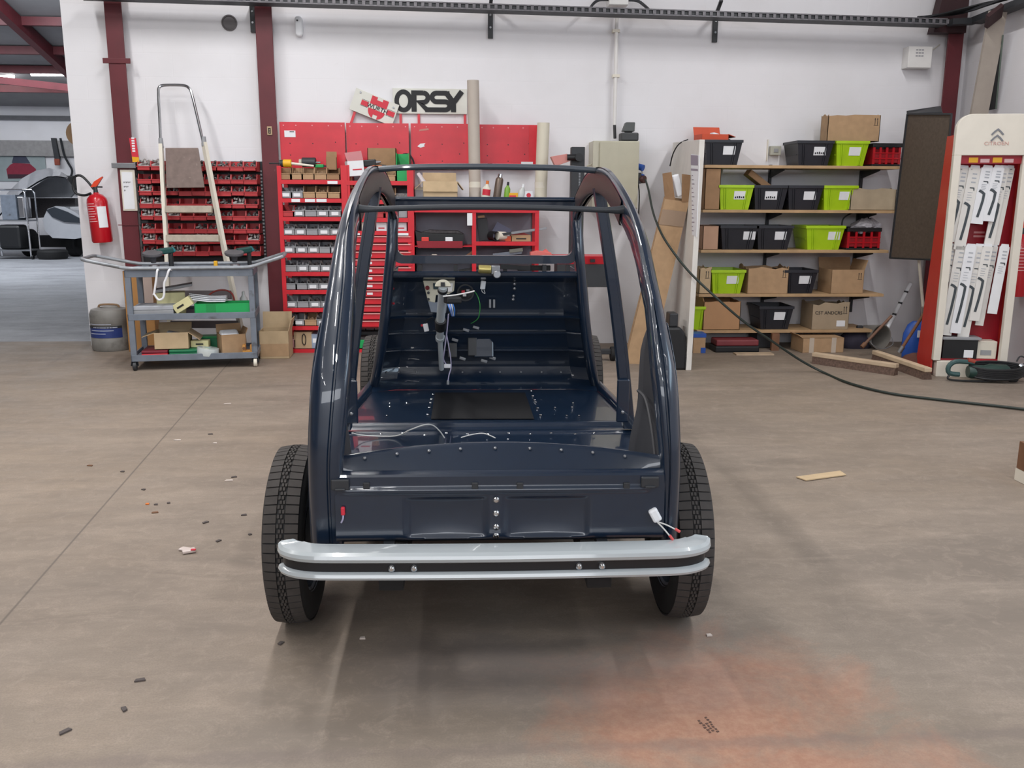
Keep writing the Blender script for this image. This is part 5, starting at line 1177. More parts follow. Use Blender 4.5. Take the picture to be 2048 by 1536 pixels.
MB().box((bx1-.17,-.345,zm+.02),(bx1-.13,-.32,zt2_-.02)).build('latch', M_black, t)
MB().box((-.05,-.45,.06),(.05,.25,.13)).box((-.05,-.45,.06),(.30,-.38,.10)).build('base', M_dark, t, bevel=.004)
for x,y in ((.28,-.42),(.0,-.48),(.0,.28)): MB().cyl((x-.02,y,.062),(x+.02,y,.062),.062,n=18).build('wheel', M_rubber, t, bevel=.004)
# ------------------------------------------------------------------ beige electric cabinet
a, b = at(1196,418,8.2), at(1280,282,8.2); t = thing('electric_cabinet','beige steel electric cabinet on the wall behind the car','cabinet',(a.x,8.2,a.z)); w, h = b.x-a.x, b.z-a.z
MB().box((-.055,.02,0),(w,.28,h)).build('casing', M_beige, t, bevel=.004); MB().box((.004,0,.01),(w-.004,.018,h-.01)).build('door', mat('beige_door',(184,180,160),.45,var=.04), t, bevel=.004)
MB().tube([(-.058,.06,h*.50),(-.095,.06,h*.50),(-.095,.06,h*.64),(-.058,.06,h*.66)],.009,6).build('handle', M_beige, t)
for v in (.62,.76):
    MB().cyl((w,.10,h*v-.07),(w+.05,.06,h*v-.09),.026,.030,14).build('blue_socket', M_blue, t); 
MB().cyl((w+.01,.08,h*.45),(w+.06,.03,h*.44),.038,.034,14).build('plug', mat('brown_plug',(72,44,44),.5,var=.05), t); MB().box((w-.005,.03,h*.38),(w+.03,.16,h*.54)).build('socket_box', M_dark, t, bevel=.004)
MB().tube([(w+.03,.1,h*.65),(w+.055,.1,h*.5),(w+.05,.1,h*.42),(w+.02,.1,h*.38)],.004,6,smooth=3).build('lead', M_greybin, t)
MB().tube([(w+.02,.12,h*.38),(w+.035,.12,.1),(w+.03,.13,-.25)],.006,6,smooth=3).build('lead', M_black, t)
a = at(1258,279,8.24); o = thing('handheld_unit','dark grey handheld unit in its charging base on top of the cabinet','device',(a.x,8.24,at(1196,418,8.2).z+h))
MB().box((-.075,-.02,0),(.085,.12,.075)).build('base', mat('charcoal_plastic',(60,62,64),.5,var=.06), o, bevel=.014); MB().prism([(-.06,.085),(.05,.085),(.052,.165),(-.03,.165)],.0,.08).build('handset', mat('slate_plastic',(82,86,86),.5,var=.05), o, bevel=.006); MB().box((-.03,.02,.07),(.03,.07,.09)).build('cradle', M_black, o)
# ------------------------------------------------------------------ black cable from the plug across the floor
P = [at(1291,360,8.16),at(1297,380,7.95),at(1305,420,7.65),at(1316,452,7.35),at(1334,486,7.15),at(1375,540,7.0),at(1432,595,6.85),at(1490,645,6.85),at(1545,683,6.9),at(1600,720,6.95)]
G_ = [gnd(*p) for p in ((1645,747),(1700,770),(1780,790),(1880,803),(1980,814),(2075,825),(2200,838),(2400,852))]
for g in G_: g.z = .012
tag(MB().tube(P+G_,.0095,8,smooth=6).build('extension_cable', mat('dark_green_cable',(34,44,40),.5,var=.05)),'dark extension cable drooping from the cabinet plug and across the floor','cable')
o = thing('thin_wire','thin black wire hooked over the white board top','wire',(0,0,0))
MB().tube([at(1340,332,8.05),at(1346,308,8.0),at(1358,288,7.95),at(1376,279,7.9)],.0055,6,smooth=4).build('wire', M_black, o); o.name = 'thin_wire'
# ------------------------------------------------------------------ white board, long carton, black case
t = thing('white_board','tall white board standing on edge at the left end of the wooden shelves','board',(0,0,0))
nb, nt_ = gnd(1372,741), at(1399,279,7.15); fb = Vector((nb.x+.01,8.40,0)); ft = at(1346,285,8.40)
fb = Vector((ft.x-.12,8.40,0)); th = Vector((.045,0.004,0))
MB().add([nb,nb+th,fb+th,fb,nt_,nt_+th,ft+th,ft],[(3,2,1,0),(4,5,6,7),(0,1,5,4),(1,2,6,5),(2,3,7,6),(3,0,4,7)]).build('board_sheet', mat('off_white_board',(216,212,206),.6,var=.05), t, bevel=.004)
def onb(px, py):     # on the board's left face
    n = (fb-nb).cross(nt_-nb); d = ray(px,py); o_ = Vector((0,0,CAM_H)); k = (nb-o_).dot(n)/d.dot(n); return o_+d*k+Vector((-.004,0,0))
q = [onb(*p) for p in ((1385,470),(1394,474),(1400,311),(1383,308))]
mb = MB(); mb.add(q+[v+Vector((.004,0,0)) for v in q],[(0,1,2,3),(7,6,5,4),(0,4,5,1),(1,5,6,2),(2,6,7,3),(3,7,4,0)]); mb.build('paper_strip', M_paper, t)
mb = MB()
for p0,p1,y0,y1 in ((1383,1397,310,330),(1383,1397,337,341)):
    q = [onb(*p)+Vector((-.002,0,0)) for p in ((p0,y1),(p1,y1+1),(p1,y0+1),(p0,y0))]; mb.add(q,[(0,1,2,3)])
for k in range(14):
    y = 350+k*8.5; q = [onb(*p)+Vector((-.002,0,0)) for p in ((1385,y+1.6),(1387+1.5*(k%3),y+1.7),(1387+1.5*(k%3),y),(1385,y))]; mb.add(q,[(0,1,2,3)])
mb.build('strip_print', mat('violet_grey_print',(150,140,156),.6,var=0), t)
t = thing('long_carton','tall narrow cardboard carton leaning with white foam in its open top','box',(0,0,0))
bl, br = gnd(1250,727), gnd(1302,729); tl, tr = at(1330,398,7.40), at(1378,404,7.37); dp = Vector((.01,.10,.03))
MB().add([bl,br,br+dp,bl+dp,tl,tr,tr+dp*.7,tl+dp*.7],[(3,2,1,0),(0,1,5,4),(1,2,6,5),(2,3,7,6),(3,0,4,7)]).build('carton', M_card, t)
for q in ([tl,tl.lerp(tr,.42),at(1343,344,7.34),at(1325,347,7.34)],[tr-Vector((.06,0,0)),tr,at(1381,350,7.34),at(1364,348,7.34)]):
    mb = MB(); mb.add(q+[v+Vector((0,.006,0)) for v in q],[(0,1,2,3),(7,6,5,4),(0,4,5,1),(1,5,6,2),(2,6,7,3),(3,7,4,0)]).build('flap', M_card3, t)
MB().bar(at(1348,350,7.42),at(1360,392,7.42),.10,.06).build('foam', M_paper, t, bevel=.01)
q = [tl.lerp(bl,.06)+Vector((0,-.004,0)),tr.lerp(br,.06)+Vector((0,-.004,0)),tr.lerp(br,.15)+Vector((0,-.004,0)),tl.lerp(bl,.15)+Vector((0,-.004,0))]
MB().add(q,[(0,1,2,3)]).build('brown_tape', mat('brown_tape',(150,124,100),.4,var=.05), t)
c = gnd(1354,741); t = thing('black_case','upright black case with rounded top standing before the white board','case',(c.x,c.y+.11,0))
zt = at(1345,655,c.y).z
MB().prism([(-.10,0),(.075,0),(.08,zt*.45),(.06,zt*.85),(.02,zt),(-.10,zt)],-.10,.10).build('shell', M_black, t, bevel=.02); MB().box((-.07,-.08,zt),(.0,.06,zt+.11)).build('top_block', M_dark, t, bevel=.01); MB().box((.06,-.105,0),(.11,.06,.13)).build('side_pocket', M_rubber, t, bevel=.02)
# ------------------------------------------------------------------ wooden shelves with crates and boxes
SF, SB = 8.03, 8.44
t = thing('wooden_shelves','five pale wooden plank shelves on black wall strips at right','shelf',(3.0,SF,0))
SX0 = at(1402,500,SF).x; srows = [(328,1800),(417,1790),(497,1778),(585,1768),(657,1745)]; SZ = []
for py,pr in srows:
    z = at(1600,py+3,SF).z; SZ.append(z); MB().box((SX0,SF,z-.026),(at(pr,py,SF).x,SB,z)).build('plank', M_wood, t, True, bevel=.002)
for px in (1538,1720): x = at(px,400,SB).x; MB().box((x-.012,SB,.3),(x+.012,SB+.03,SZ[0]+.02)).build('wall_strip', M_dark, t, True)
for z in SZ:
    for px in (1538,1720): x = at(px,400,SB).x; MB().prism([(-SB,z-.10),(-SB,z-.027),(-SF-.05,z-.027),(-SF-.05,z-.04)],x-.004,x+.004,RZ(-pi/2) ).build('shelf_bracket', M_dark, t, True)
c = at(1550,690,8.0); MB().box((c.x-.035,7.99,0),(c.x+.035,8.028,SZ[4]-.027)).build('leg_post', M_woodd, t, True)
MB().box((at(1470,700,7.8).x,7.75,0),(at(1545,700,7.8).x,7.85,.012)).build('floor_batten', M_woodp, t, True)
def crate(name, label, cat, m, px, row, w=.335, d=.36, h=.215, lab=True, fill=None, rz=0.0, group=None, Y=SF+.015, z=None, lx=0.12):
    x = at(px,srows[row][0]-14,Y).x; z = SZ[row] if z is None else z
    t = thing(name, label, cat, (x,Y,z), rz, group); b = .80; th = .008
    def ring(s, zz, off=0): return [Vector((-w/2*s+off,(d/2)-(d/2)*s+off,zz)),Vector((w/2*s-off,(d/2)-(d/2)*s+off,zz)),Vector((w/2*s-off,d/2+(d/2)*s-off,zz)),Vector((-w/2*s+off,d/2+(d/2)*s-off,zz))]
    MB().loft([ring(b,.012,th),ring(b,0),ring(.98,h-.02),ring(.98,h),ring(.98,h,th),ring(b,.012,th)],False).add(ring(b,.0)+ring(b,.012),[(3,2,1,0),(4,5,6,7)]).build('tub', m, t)
    mb = MB(); o = [ring(1.03,h-.022),ring(1.03,h+.002),ring(.985,h+.002,th),ring(.985,h-.022,th),ring(1.03,h-.022)]; mb.loft(o,False).build('rim', m, t, bevel=.002)
    for k in (-.36,-.30,.30,.36):
        s0, s1 = .82, .98; MB().bar((w*k*s0,(d/2)*(1-s0)-.003,.01),(w*k*s1,(d/2)*(1-s1)-.003,h-.03),.008,.008).build('rib', m, t)
    for zz in (h*.45,):
        s_ = b+(.98-b)*zz/h; MB().bar((-w/2*s_-.003,(d/2)*(1-s_)+.03,zz),(-w/2*s_-.003,d-.04,zz),.006,.008).build('rib', m, t)
    if lab:
        a = (d/2)*(1-.98); fy = lambda zz: (d/2)*(1-(b+(.98-b)*zz/h))-.0045
        MB().add([(lx*w-.055,fy(h*.42),h*.42),(lx*w+.055,fy(h*.42),h*.42),(lx*w+.055,fy(h*.76),h*.76),(lx*w-.055,fy(h*.76),h*.76)]+[(lx*w-.055,fy(h*.42)+.003,h*.42),(lx*w+.055,fy(h*.42)+.003,h*.42),(lx*w+.055,fy(h*.76)+.003,h*.76),(lx*w-.055,fy(h*.76)+.003,h*.76)],[(0,1,2,3),(7,6,5,4),(0,4,5,1),(1,5,6,2),(2,6,7,3),(3,7,4,0)]).build('label_card', M_paper, t)
        mb = MB(); 
        if lab == 2:
            for k in range(5): zz = h*.50; mb.box((lx*w-.045+k*.018,fy(zz)-.003,zz-.006+.002*(k%2)),(lx*w-.034+k*.018,fy(zz)-.0005,zz+.008+.003*(k%3)))
            mb.build('handwriting', M_print, t)
    if fill: contents(t,w*.8,d*.9,h*.9,fill,16,int(px))
    return t
BK, LM = 'black crates on the wooden shelves', 'lime crates on the wooden shelves'
nb_ = 'black crate with white label, '
crate('black_crate','black crate on the top shelf, orange carton in it','crate',M_blackcrate,1447,0,group=BK,lx=.16)
crate('black_crate','black crate on the top shelf, a cardboard box resting on its rim','crate',M_blackcrate,1630,0,.33,group=BK,lab=2,lx=.14)
crate('lime_crate','lime crate on the top shelf between black and red crates','crate',M_lime,1704,0,.30,group=LM,lx=.1)
crate('lime_crate','lime crate leftmost on the second shelf, beside brown box','crate',M_lime,1472,1,.315,group=LM,lab=2,lx=.12)
crate('black_crate','black crate on the second shelf holding a strip of cardboard','crate',M_blackcrate,1541,1,.31,group=BK,lab=2,lx=.02)
crate('black_crate','black crate on the second shelf between black and lime crates','crate',M_blackcrate,1610,1,.325,group=BK,lx=.14)
crate('lime_crate','lime crate on the second shelf beside the crumpled box','crate',M_lime,1680,1,.315,group=LM,lx=.16)
crate('black_crate','black crate on the third shelf, left of two','crate',M_blackcrate,1478,2,.345,group=BK,lx=.28)
crate('black_crate','black crate on the third shelf, right of two','crate',M_blackcrate,1549,2,.335,group=BK,lx=.18)
crate('lime_crate','lime crate on the third shelf beside the red crate','crate',M_lime,1650,2,.36,group=LM,lx=.24)
crate('lime_crate','lime crate on the fourth shelf beside torn brown box','crate',M_lime,1456,3,.315,group=LM,lx=.14)
crate('black_crate','black crate on the fourth shelf','crate',M_blackcrate,1601,3,.31,group=BK,lx=.14)
crate('lime_crate','lime crate half hidden on the lowest shelf by the white board','crate',M_lime,1393,4,.16,group=LM,lab=False)
crate('black_crate','black crate on the lowest shelf','crate',M_blackcrate,1552,4,.32,group=BK,lx=.12)
def redcrate(label, px, row, w):
    x = at(px,srows[row][0]-10,SF+.02).x; t = thing('red_crate', label, 'crate', (x,SF+.02,SZ[row]), 0, 'red folding crates'); h, d = .20, .33
    m = mat('red_crate_plastic',(176,16,30),.4,var=.06)
    MB().box((-w/2,0,0),(w/2,d,.018)).build('base', M_black, t, bevel=.003)
    for k in range(5):
        mb = MB(); x = -w/2+.012+(w-.024)*k/4; mb.box((x-.010,0,.018),(x+.010,.010,h-.03)).build('post', m, t)
    MB().box((-w/2+.004,.004,.03),(w/2-.004,.008,.12)).box((-w/2,.004,.018),(-w/2+.008,d,h-.03)).box((w/2-.008,.004,.018),(w/2,d,h-.03)).box((-w/2,d-.008,.018),(w/2,d,h-.03)).build('side_panel', mat('dark_red_crate',(140,14,26),.5,var=.2,scale=50), t)
    MB().box((-w/2,-.002,.06),(w/2,.006,.072)).box((-w/2,-.002,.11),(w/2,.006,.120)).build('rail', m, t)
    MB().box((-w/2-.006,-.006,h-.035),(w/2+.006,.012,h)).box((-w/2-.006,d-.012,h-.035),(w/2+.006,d+.006,h)).box((-w/2-.006,0,h-.035),(-w/2+.01,d,h)).box((w/2-.01,0,h-.035),(w/2+.006,d,h)).build('top_band', M_black, t, bevel=.003)
    return t
redcrate('red crate with black rim, right end of the top shelf', 1773, 0, .26)
o = redcrate('red crate with black rim and clear bag on the third shelf', 1727, 2, .31)
MB().tube([(-.15,.15,.2),(-.14,.15,.28),(-.05,.15,.335),(.05,.15,.335),(.10,.15,.28),(.12,.15,.2)],.007,6,smooth=4).build('handle', M_black, o)
x = at(1732,440,SF+.1).x; t = thing('plastic_bag','crumpled clear plastic bag in the red crate on the third shelf','bag',(x,SF+.16,SZ[2]+.15))
rr = random.Random(9); bm_ = MB(); bm_.sm = True
rings = []
for i in range(7):
    z = .13*i/6; r0 = .10*sin(.5+2.3*i/6); rings.append([Vector((r0*1.3*cos(a)+rr.uniform(-.02,.02)+.03*i/6, r0*sin(a)+rr.uniform(-.02,.02), z+rr.uniform(-.012,.012))) for a in [2*pi*k/14 for k in range(14)]])
bm_.loft(rings); bm_.build('film', mat('clear_film',(214,212,220),.15,var=.2,scale=40,trans=.35,bump=.5), t, ang=20)
bm_ = MB(); bm_.cbox((-.03,0,.03),(.07,.06,.05)).cbox((.04,.01,.05),(.05,.05,.06)); bm_.build('contents', M_junk, t)
# boxes on the shelves
def sbox(label, px, row, w, h, d=.30, m=None, flaps=(), tear=0, rz=0, arrows=True, closed=False, text=None, z=None, Y=None, eul=None):
    Y = Y or SF+.02; x = at(px,srows[row][0]-12,Y).x
    t = cardbox('cardboard_box', label, (x,Y+d/2,SZ[row] if z is None else z), rz, w, d, h, m, flaps, tear=tear, closed=closed, eul=eul)
    if arrows:
        mb = MB()
        for k in (0,1):
            xx = w/2-.05+k*.022; mb.box((xx-.002,-d/2-.002,h*.62),(xx+.002,-d/2-.0005,h*.82)).prism([(xx-.006,h*.82),(xx+.006,h*.82),(xx,h*.87)],-d/2-.002,-d/2-.0005)
        mb.box((w/2-.06,-d/2-.002,h*.59),(w/2-.018,-d/2-.0005,h*.605)); mb.build('arrow_print', M_print, t)
    if text: text()
    return t
c = zat(286,8.2,1700)
sbox('cardboard box standing across the crates on the top shelf', 1703, 0, .48, .235, .16, M_card, (), .02, closed=False, z=SZ[0]+.218, Y=SF+.10)
t = cardbox('orange_carton','open orange red carton in the black crate on the top shelf', (at(1428,280,SF+.1).x,SF+.2,SZ[0]+.185), .1, .25,.20,.085, mat('orange_red_card',(204,80,48),.6), (('b',.4,.08),('r',1.9,.07)))
MB().cbox((.02,-.03,.07),(.12,.09,.06),RY(.3)).build('packing', M_paper, t, bevel=.015); MB().cbox((.11,-.03,.085),(.06,.05,.04),RY(.4)).build('grey_part', M_dark, t, bevel=.006)
sbox('tall brown cardboard box leftmost on the second shelf', 1424, 1, .14, .36, .30, M_card3, arrows=False, closed=True)
sbox('crumpled pale cardboard box right on the second shelf', 1746, 1, .42, .19, .30, mat('greyish_cardboard',(172,156,132),.85,var=.12,scale=6), (), .03, arrows=False)
o = cardbox('carton','narrow strip of folded cardboard sticking out of a black crate', (at(1517,366,SF+.1).x,SF+.16,SZ[1]+.235), 0, .26,.10,.055, M_card3, (), eul=(0,.6,.1)); MB().box((-.112,-.052,.05),(.0,.052,.056)).build('flap', M_cardin, o)
sbox('brown cardboard box leftmost on the third shelf', 1421, 2, .145, .215, .30, mat('pinkish_cardboard',(182,146,122),.8,var=.06), (), 0, arrows=False, closed=True)
sbox('cardboard box cut off by the white board, fourth shelf', 1410, 3, .11, .24, .30, M_card2, (), .02)
sbox('torn open cardboard box in the middle of the fourth shelf', 1537, 3, .37, .25, .33, M_card, (), .03, rz=-.05)
o = sbox('tilted cardboard box with raised flap, right on the fourth shelf', 1693, 3, .31, .22, .28, M_card, (('b',.25,.10),('r',.3,.09)), 0, rz=.04, eul=(0,-.0,.04)); 
sbox('large brown cardboard box left on the lowest shelf', 1443, 4, .345, .265, .33, mat('warm_cardboard',(180,138,100),.8,var=.05), (('l',.3,.05),), .01, arrows=False)
o = sbox('cardboard box with black handwriting on the lowest shelf', 1661, 4, .345, .25, .30, mat('grey_brown_cardboard',(166,148,124),.8,var=.06), (), .025, rz=-.03)
mb = MB(); rr = random.Random(5)
text_mesh('C5T ANDCRS', .042, T(-.02,-.152,.155), mb, .002, 0, 1.0); mb.build('handwriting', M_print, o); MB().box((.06,-.153,.03),(.14,-.1505,.085)).build('sticker', M_paper, o)
# under the shelves
c = gnd(1398,707); o = thing('tool_carton','orange brown carton with blue lid edges under the shelves by the board','box',(c.x,c.y+.02,0)); zt = at(1398,668,c.y).z; MB().box((-.05,0,0),(.06,.14,zt*.8)).build('carton', M_card, o); MB().box((-.055,-.004,zt*.8),(.065,.144,zt)).box((.02,-.004,0),(.064,0,.05)).build('blue_lid', M_blue, o, bevel=.003)
a = gnd(1432,706); b = gnd(1521,706); o = thing('tool_tray','flat dark red tool case lying under the lowest shelf','case',((a.x+b.x)/2,a.y+.02,0)); w = b.x-a.x; zt = at(1475,681,a.y).z
MB().box((-w/2,0,0),(w/2,.22,zt*.5)).build('base', M_black, o, bevel=.01); MB().box((-w/2+.01,.01,zt*.5),(w/2-.005,.21,zt)).build('lid', mat('dusty_red_case',(126,52,58),.5,var=.12), o, bevel=.012)
a = gnd(1603,706); b = gnd(1683,704); o = cardbox('cardboard_box','long closed cardboard box with pale tape under the lowest shelf',((a.x+b.x)/2,a.y+.14,0),.04,b.x-a.x,.26,at(1640,676,a.y).z,M_card,(('l',1.0,.06),),closed=True)
hh = at(1640,676,a.y).z
for x in (-.11,.10): MB().box((x-.022,-.1325,0),(x+.022,-.1305,hh)).build('tape', mat('pale_tape',(198,184,168),.4,var=.04), o)
c = gnd(1528,700); o = thing('dark_crate','dark crate in the shadow under the lowest shelf','crate',(at(1528,690,8.2).x,8.15,0)); MB().box((-.09,0,0),(.09,.25,.17)).build('shell', M_dark, o, bevel=.01); MB().box((-.095,-.004,.17),(.095,.254,.19)).build('lid', M_black, o, bevel=.005)
o = thing('dark_sack','dark sack lying under the right end of the shelves','bag',(at(1715,690,8.1).x,8.15,0)); mb = MB(); mb.sm = True; mb.loft([[Vector((.16*cos(a)*s,.11*sin(a)*s,z)) for a in [2*pi*k/16 for k in range(16)]] for s,z in ((.9,0),(1,.04),(.95,.10),(.6,.16),(.25,.18))]); mb.build('sack', mat('dark_violet_cloth',(44,40,56),.8,var=.2), o); MB().cbox((.03,0,.19),(.06,.04,.04)).build('tied_neck', M_dark, o, bevel=.01)
for i,(px,y) in enumerate(((1432,730),(1448,723))): pass
# ------------------------------------------------------------------ brooms, bucket, rod, sack beside the stand
def broom(label, p0, p1, h0, h1, wood, shaft):
    a, b = gnd(*p0), gnd(*p1); t = thing('broom', label, 'broom', a); d = (b-a).normalized(); n = Vector((-d.y,d.x,0))
    M = T(*a) @ RZ(atan2(d.y,d.x)); Ln = (b-a).length
    MB().box((0,-.03,.06),(Ln,.03,.095),M @ T(0,.03,0)).build('head', wood, t, True, bevel=.006)
    MB().add([M @ Vector(p) for p in ((0.01,-.005,0),(Ln-.01,-.005,0),(Ln-.01,.07,0),(.01,.07,0),(.005,.005,.06),(Ln-.005,.005,.06),(Ln-.005,.055,.06),(.005,.055,.06))],[(3,2,1,0),(0,1,5,4),(1,2,6,5),(2,3,7,6),(3,0,4,7)]).build('bristles', mat('brown_bristle',(96,76,66),.9,var=.35,scale=60), t, True)
    MB().cyl(h0,h1,.013).build('handle', shaft, t, True)
    k = h0.lerp(h1,.12); MB().cyl(h0,k,.02).build('ferrule', M_steel if shaft is M_woodd else M_woodd, t, True)
broom('wide wooden broom lying flat with its handle leaning to the right', (1622,727),(1790,752), gnd(1722,712)+Vector((0,0,.08)), at(1783,632,7.75), M_woodp, mat('brown_broom_handle',(120,88,70),.6,var=.15))
broom('pale wooden broom in front of the red stand, steel ferrule', (1742,722),(1848,760), gnd(1796,728)+Vector((0,0,.10)), at(1866,600,7.2), mat('pale_broom_head',(200,178,150),.7,var=.12), M_woodd)
c = gnd(1785,708); o = thing('bucket','pale metal bucket lying on its side behind the brooms','bucket',(c.x,c.y+.28,.115)); mb = MB(); mb.lathe([(0,.20),(.085,.20),(.115,-.02),(.118,-.02),(.109,-.018),(.08,.19),(0,.19)],24,RZ(.3) @ RX(-pi/2),False); mb.build('shell', mat('dull_zinc',(150,146,140),.4,metal=.4,var=.1), o); MB().tube([(-.11,-.02,0),(-.10,-.07,-.06),(0,-.09,-.1),(.10,-.07,-.06),(.11,-.02,0)],.004,6,smooth=3).build('bail', M_steel, o)
o = thing('white_rod','short white rod with dark marks leaning behind the bucket','rod',(0,0,0)); MB().cyl(gnd(1796,702)+Vector((0,.25,.17)),at(1821,568,8.38),.019).build('rod', M_paper, o)
for k in (.3,.55,.8): p = (gnd(1796,702)+Vector((0,.25,.17))).lerp(at(1821,568,8.38),k); MB().cyl(p,p+Vector((.003,.0,.02)),.0195).build('ring_mark', M_dark, o)
c = gnd(1845,700); o = thing('blue_sack','blue and white sack slumped against the side of the red stand','bag',(at(1838,690,7.5).x,7.55,0)); mb = MB(); mb.sm = True; mb.loft([[Vector((.13*cos(a)*s,.08*sin(a)*s,z)) for a in [2*pi*k/14 for k in range(14)]] for s,z in ((.9,0),(1,.10),(.95,.22),(.7,.30),(.4,.33))]); mb.build('sack', M_blue, o); MB().box((-.04,-.085,.20),(.06,-.078,.26)).build('white_print', M_paper, o)
o = thing('brown_rag','heap of brown rag on the floor beside the red stand','cloth',(at(1845,712,7.15).x-.03,7.2,0)); mb = MB(); mb.sm = True; mb.loft([[Vector((.15*cos(a)*s,.1*sin(a)*s,z)) for a in [2*pi*k/12 for k in range(12)]] for s,z in ((1,0),(.9,.05),(.6,.09),(.2,.11))]); mb.build('cloth', mat('rust_brown_cloth',(92,58,48),.9,var=.25), o); MB().cbox((.03,-.03,.10),(.08,.05,.04),RY(.4)).build('fold', MATS['rust_brown_cloth'], o, bevel=.012)
# dark display board on a stand
t = thing('notice_board','large dark brown board on a thin white leg, left of the display stand','board',(0,0,0))
q = [at(1780,516,7.95),at(1876,520,7.35),at(1903,228,7.35),at(1815,228,7.95)]; d = Vector((.02,.035,0))
MB().add(q+[v+d for v in q],[(0,1,2,3),(7,6,5,4),(0,4,5,1),(1,5,6,2),(2,6,7,3),(3,7,4,0)]).build('board', mat('dark_brown_hessian',(86,74,64),.8,var=.14,scale=40), t)
for a, b in ((0,1),(1,2),(2,3),(3,0)): MB().bar(q[a]-d*.2,q[b]-d*.2,.014,.014).build('frame_edge', M_dark, t)
MB().cyl(at(1838,520,7.65),at(1846,612,7.65),.013).cyl(at(1846,612,7.65),gnd(1840,690)+Vector((0,0.0,0)),.012).build('leg', M_cream, t)
q = [at(1815,226,8.0),at(1883,216,8.0),at(1886,228,7.6),at(1815,231,7.95)]
MB().add(q+[v+Vector((0,.02,.02)) for v in q],[(0,1,2,3),(7,6,5,4),(0,4,5,1),(1,5,6,2),(2,6,7,3),(3,7,4,0)]).build('top_ledge', M_dark, t)
# ------------------------------------------------------------------ wiper display stand
DA = radians(-11); DO = gnd(1863,753); DO.z = 0; DW, DH = .55, 2.0
t = thing('display_stand','tall red and white wiper blade display stand at far right','display stand',DO,DA)
M_stw = mat('display_white',(222,216,204),.45,var=.03); M_str = mat('display_red',(196,52,44),.4,var=.05); M_strd = mat('display_red_back',(158,24,40),.45,var=.05)
r = .11
poly = [(0,1.70),(DW,1.70),(DW,DH-r)]+arc(DW-r,DH-r,r,r,0,pi/2,8)+arc(r,DH-r,r,r,pi/2,pi,8)
MB().prism(poly,0,.05).build('header', M_stw, t, bevel=.004)
for x in (0,DW-.055): MB().box((x,0,.13),(x+.055,.05,1.70)).build('frame_post', M_stw, t, bevel=.004)
for x in (0,DW-.012): MB().prism([(.05,0),(.42,0),(.30,.9),(.20,1.85),(.05,1.85)],x,x+.012,RZ(pi/2) @ Matrix.Diagonal((1,-1,1,1))).build('side_panel', M_str, t)
MB().box((.012,.20,.13),(DW-.012,.215,1.75)).build('back_panel', M_strd, t)
MB().box((.055,.03,1.64),(DW-.055,.06,1.70)).build('top_band', M_strd, t)
for k,(u,m) in enumerate(((.16,M_yellow),(.31,mat('pale_pink_sticker',(214,178,180),.5,var=0)),(.47,M_yellow),(.62,MATS['pale_pink_sticker']))): MB().box((u*DW+.03,.026,1.648),(u*DW+.095,.03,1.685 if k%2 == 0 else 1.675)).build('sticker', m, t)
MB().box((.03,-.0,0),(DW-.012,.30,.125)).build('plinth', M_stw, t, bevel=.004)
MB().box((.012,.06,.125),(DW-.012,.32,.14)).build('base_shelf', M_strd, t)
mb = MB(); M0 = T(DW*.53,-.003,1.86)
for dz in (0,-.045): mb.stroke([(-.042,-.012+dz),(-.02,.012+dz),(0,.028+dz),(.02,.012+dz),(.042,-.012+dz)],.012,-.002,.0,M0)
mb.build('chevron_emblem', mat('emblem_grey',(120,122,128),.4,var=0), t)
mb = MB(); text_mesh('CITROËN', .036, T(DW*.53,-.002,1.785), mb, .002, 0, 1.15); mb.build('lettering', mat('faded_red_print',(208,168,160),.6,var=0), t)
for z in (1.60,1.02): 
    for k in range(6): MB().cyl((.09+k*.072,.20,z),(.09+k*.072,.07,z),.003).build('hook', M_steel, t)
mb = MB()
for k in range(2): mb.box((.27,.198,1.085+k*.03),(.36-.01*k,.2,1.10+k*.03))
mb.build('back_print', mat('pale_back_print',(214,150,150),.6,var=0), t)
DM = T(*DO) @ RZ(DA)
def pack(label, x, y, zt, h, w, tilt, blade, m):
    o = thing('wiper_pack', label, 'pack', DM @ Vector((x*.91,y,zt)), DA, 'wiper blade packs on the display stand'); o.rotation_euler = (0, tilt, DA)
    MB().box((-w/2,0,-h),(w/2,.012,0)).build('card', m, o)
    MB().prism([(-w/2,-.03),(w/2,-.02),(w/2*.7,.02),(-w/2*.7,.02)],.002,.010).build('hang_tab', M_paper, o)
    mb = MB()
    if blade:
        a = -h*.46; mb.stroke([(-.030,a+.022),(-.008,a+.014),(.010,a),(.010,a-.05),(.004,a-h*.25),(-.006,a-h*.42)],.019,-.002,-.0003)
    if blade: mb.build('blade_print', mat('slate_print',(64,72,78),.5,var=0), o)
    mb = MB().stroke([(-.012,-h*.24),(.018,-h*.24),(.022,-h*.27)],.008,-.002,-.0003)
    mb.build('adapter_print', mat('slate_print',(64,72,78),.5,var=0), o)
    mb = MB()
    for k in range(3): mb.box((.0-.01,-.0015,-h*(.08+.05*k)),(.022,-.0003,-h*(.08+.05*k)+.010))
    for k in range(4): mb.box((-.02,-.0015,-h*(.30+.03*k)),(.016-.006*(k%2),-.0003,-h*(.30+.03*k)+.004))
    tag(mb.build('small_print', mat('pale_grey_print',(176,180,188),.6,var=0), o), kind='stuff')
W1, W2 = M_paper, mat('card_ivory',(226,224,220),.6,var=.03)
for i,(x,y,h,w,b,m) in enumerate(((.12,.085,.56,.082,1,W2),(.205,.075,.62,.086,1,W2),(.30,.065,.42,.088,1,W1),(.385,.060,.40,.082,1,W1),(.44,.085,.60,.070,1,W2),(.495,.10,.58,.060,0,W2))):
    pack('white wiper pack, %s from left in the upper row of the stand' % ORD[i], x,y,1.61,h,w,radians(5.0),b,m)
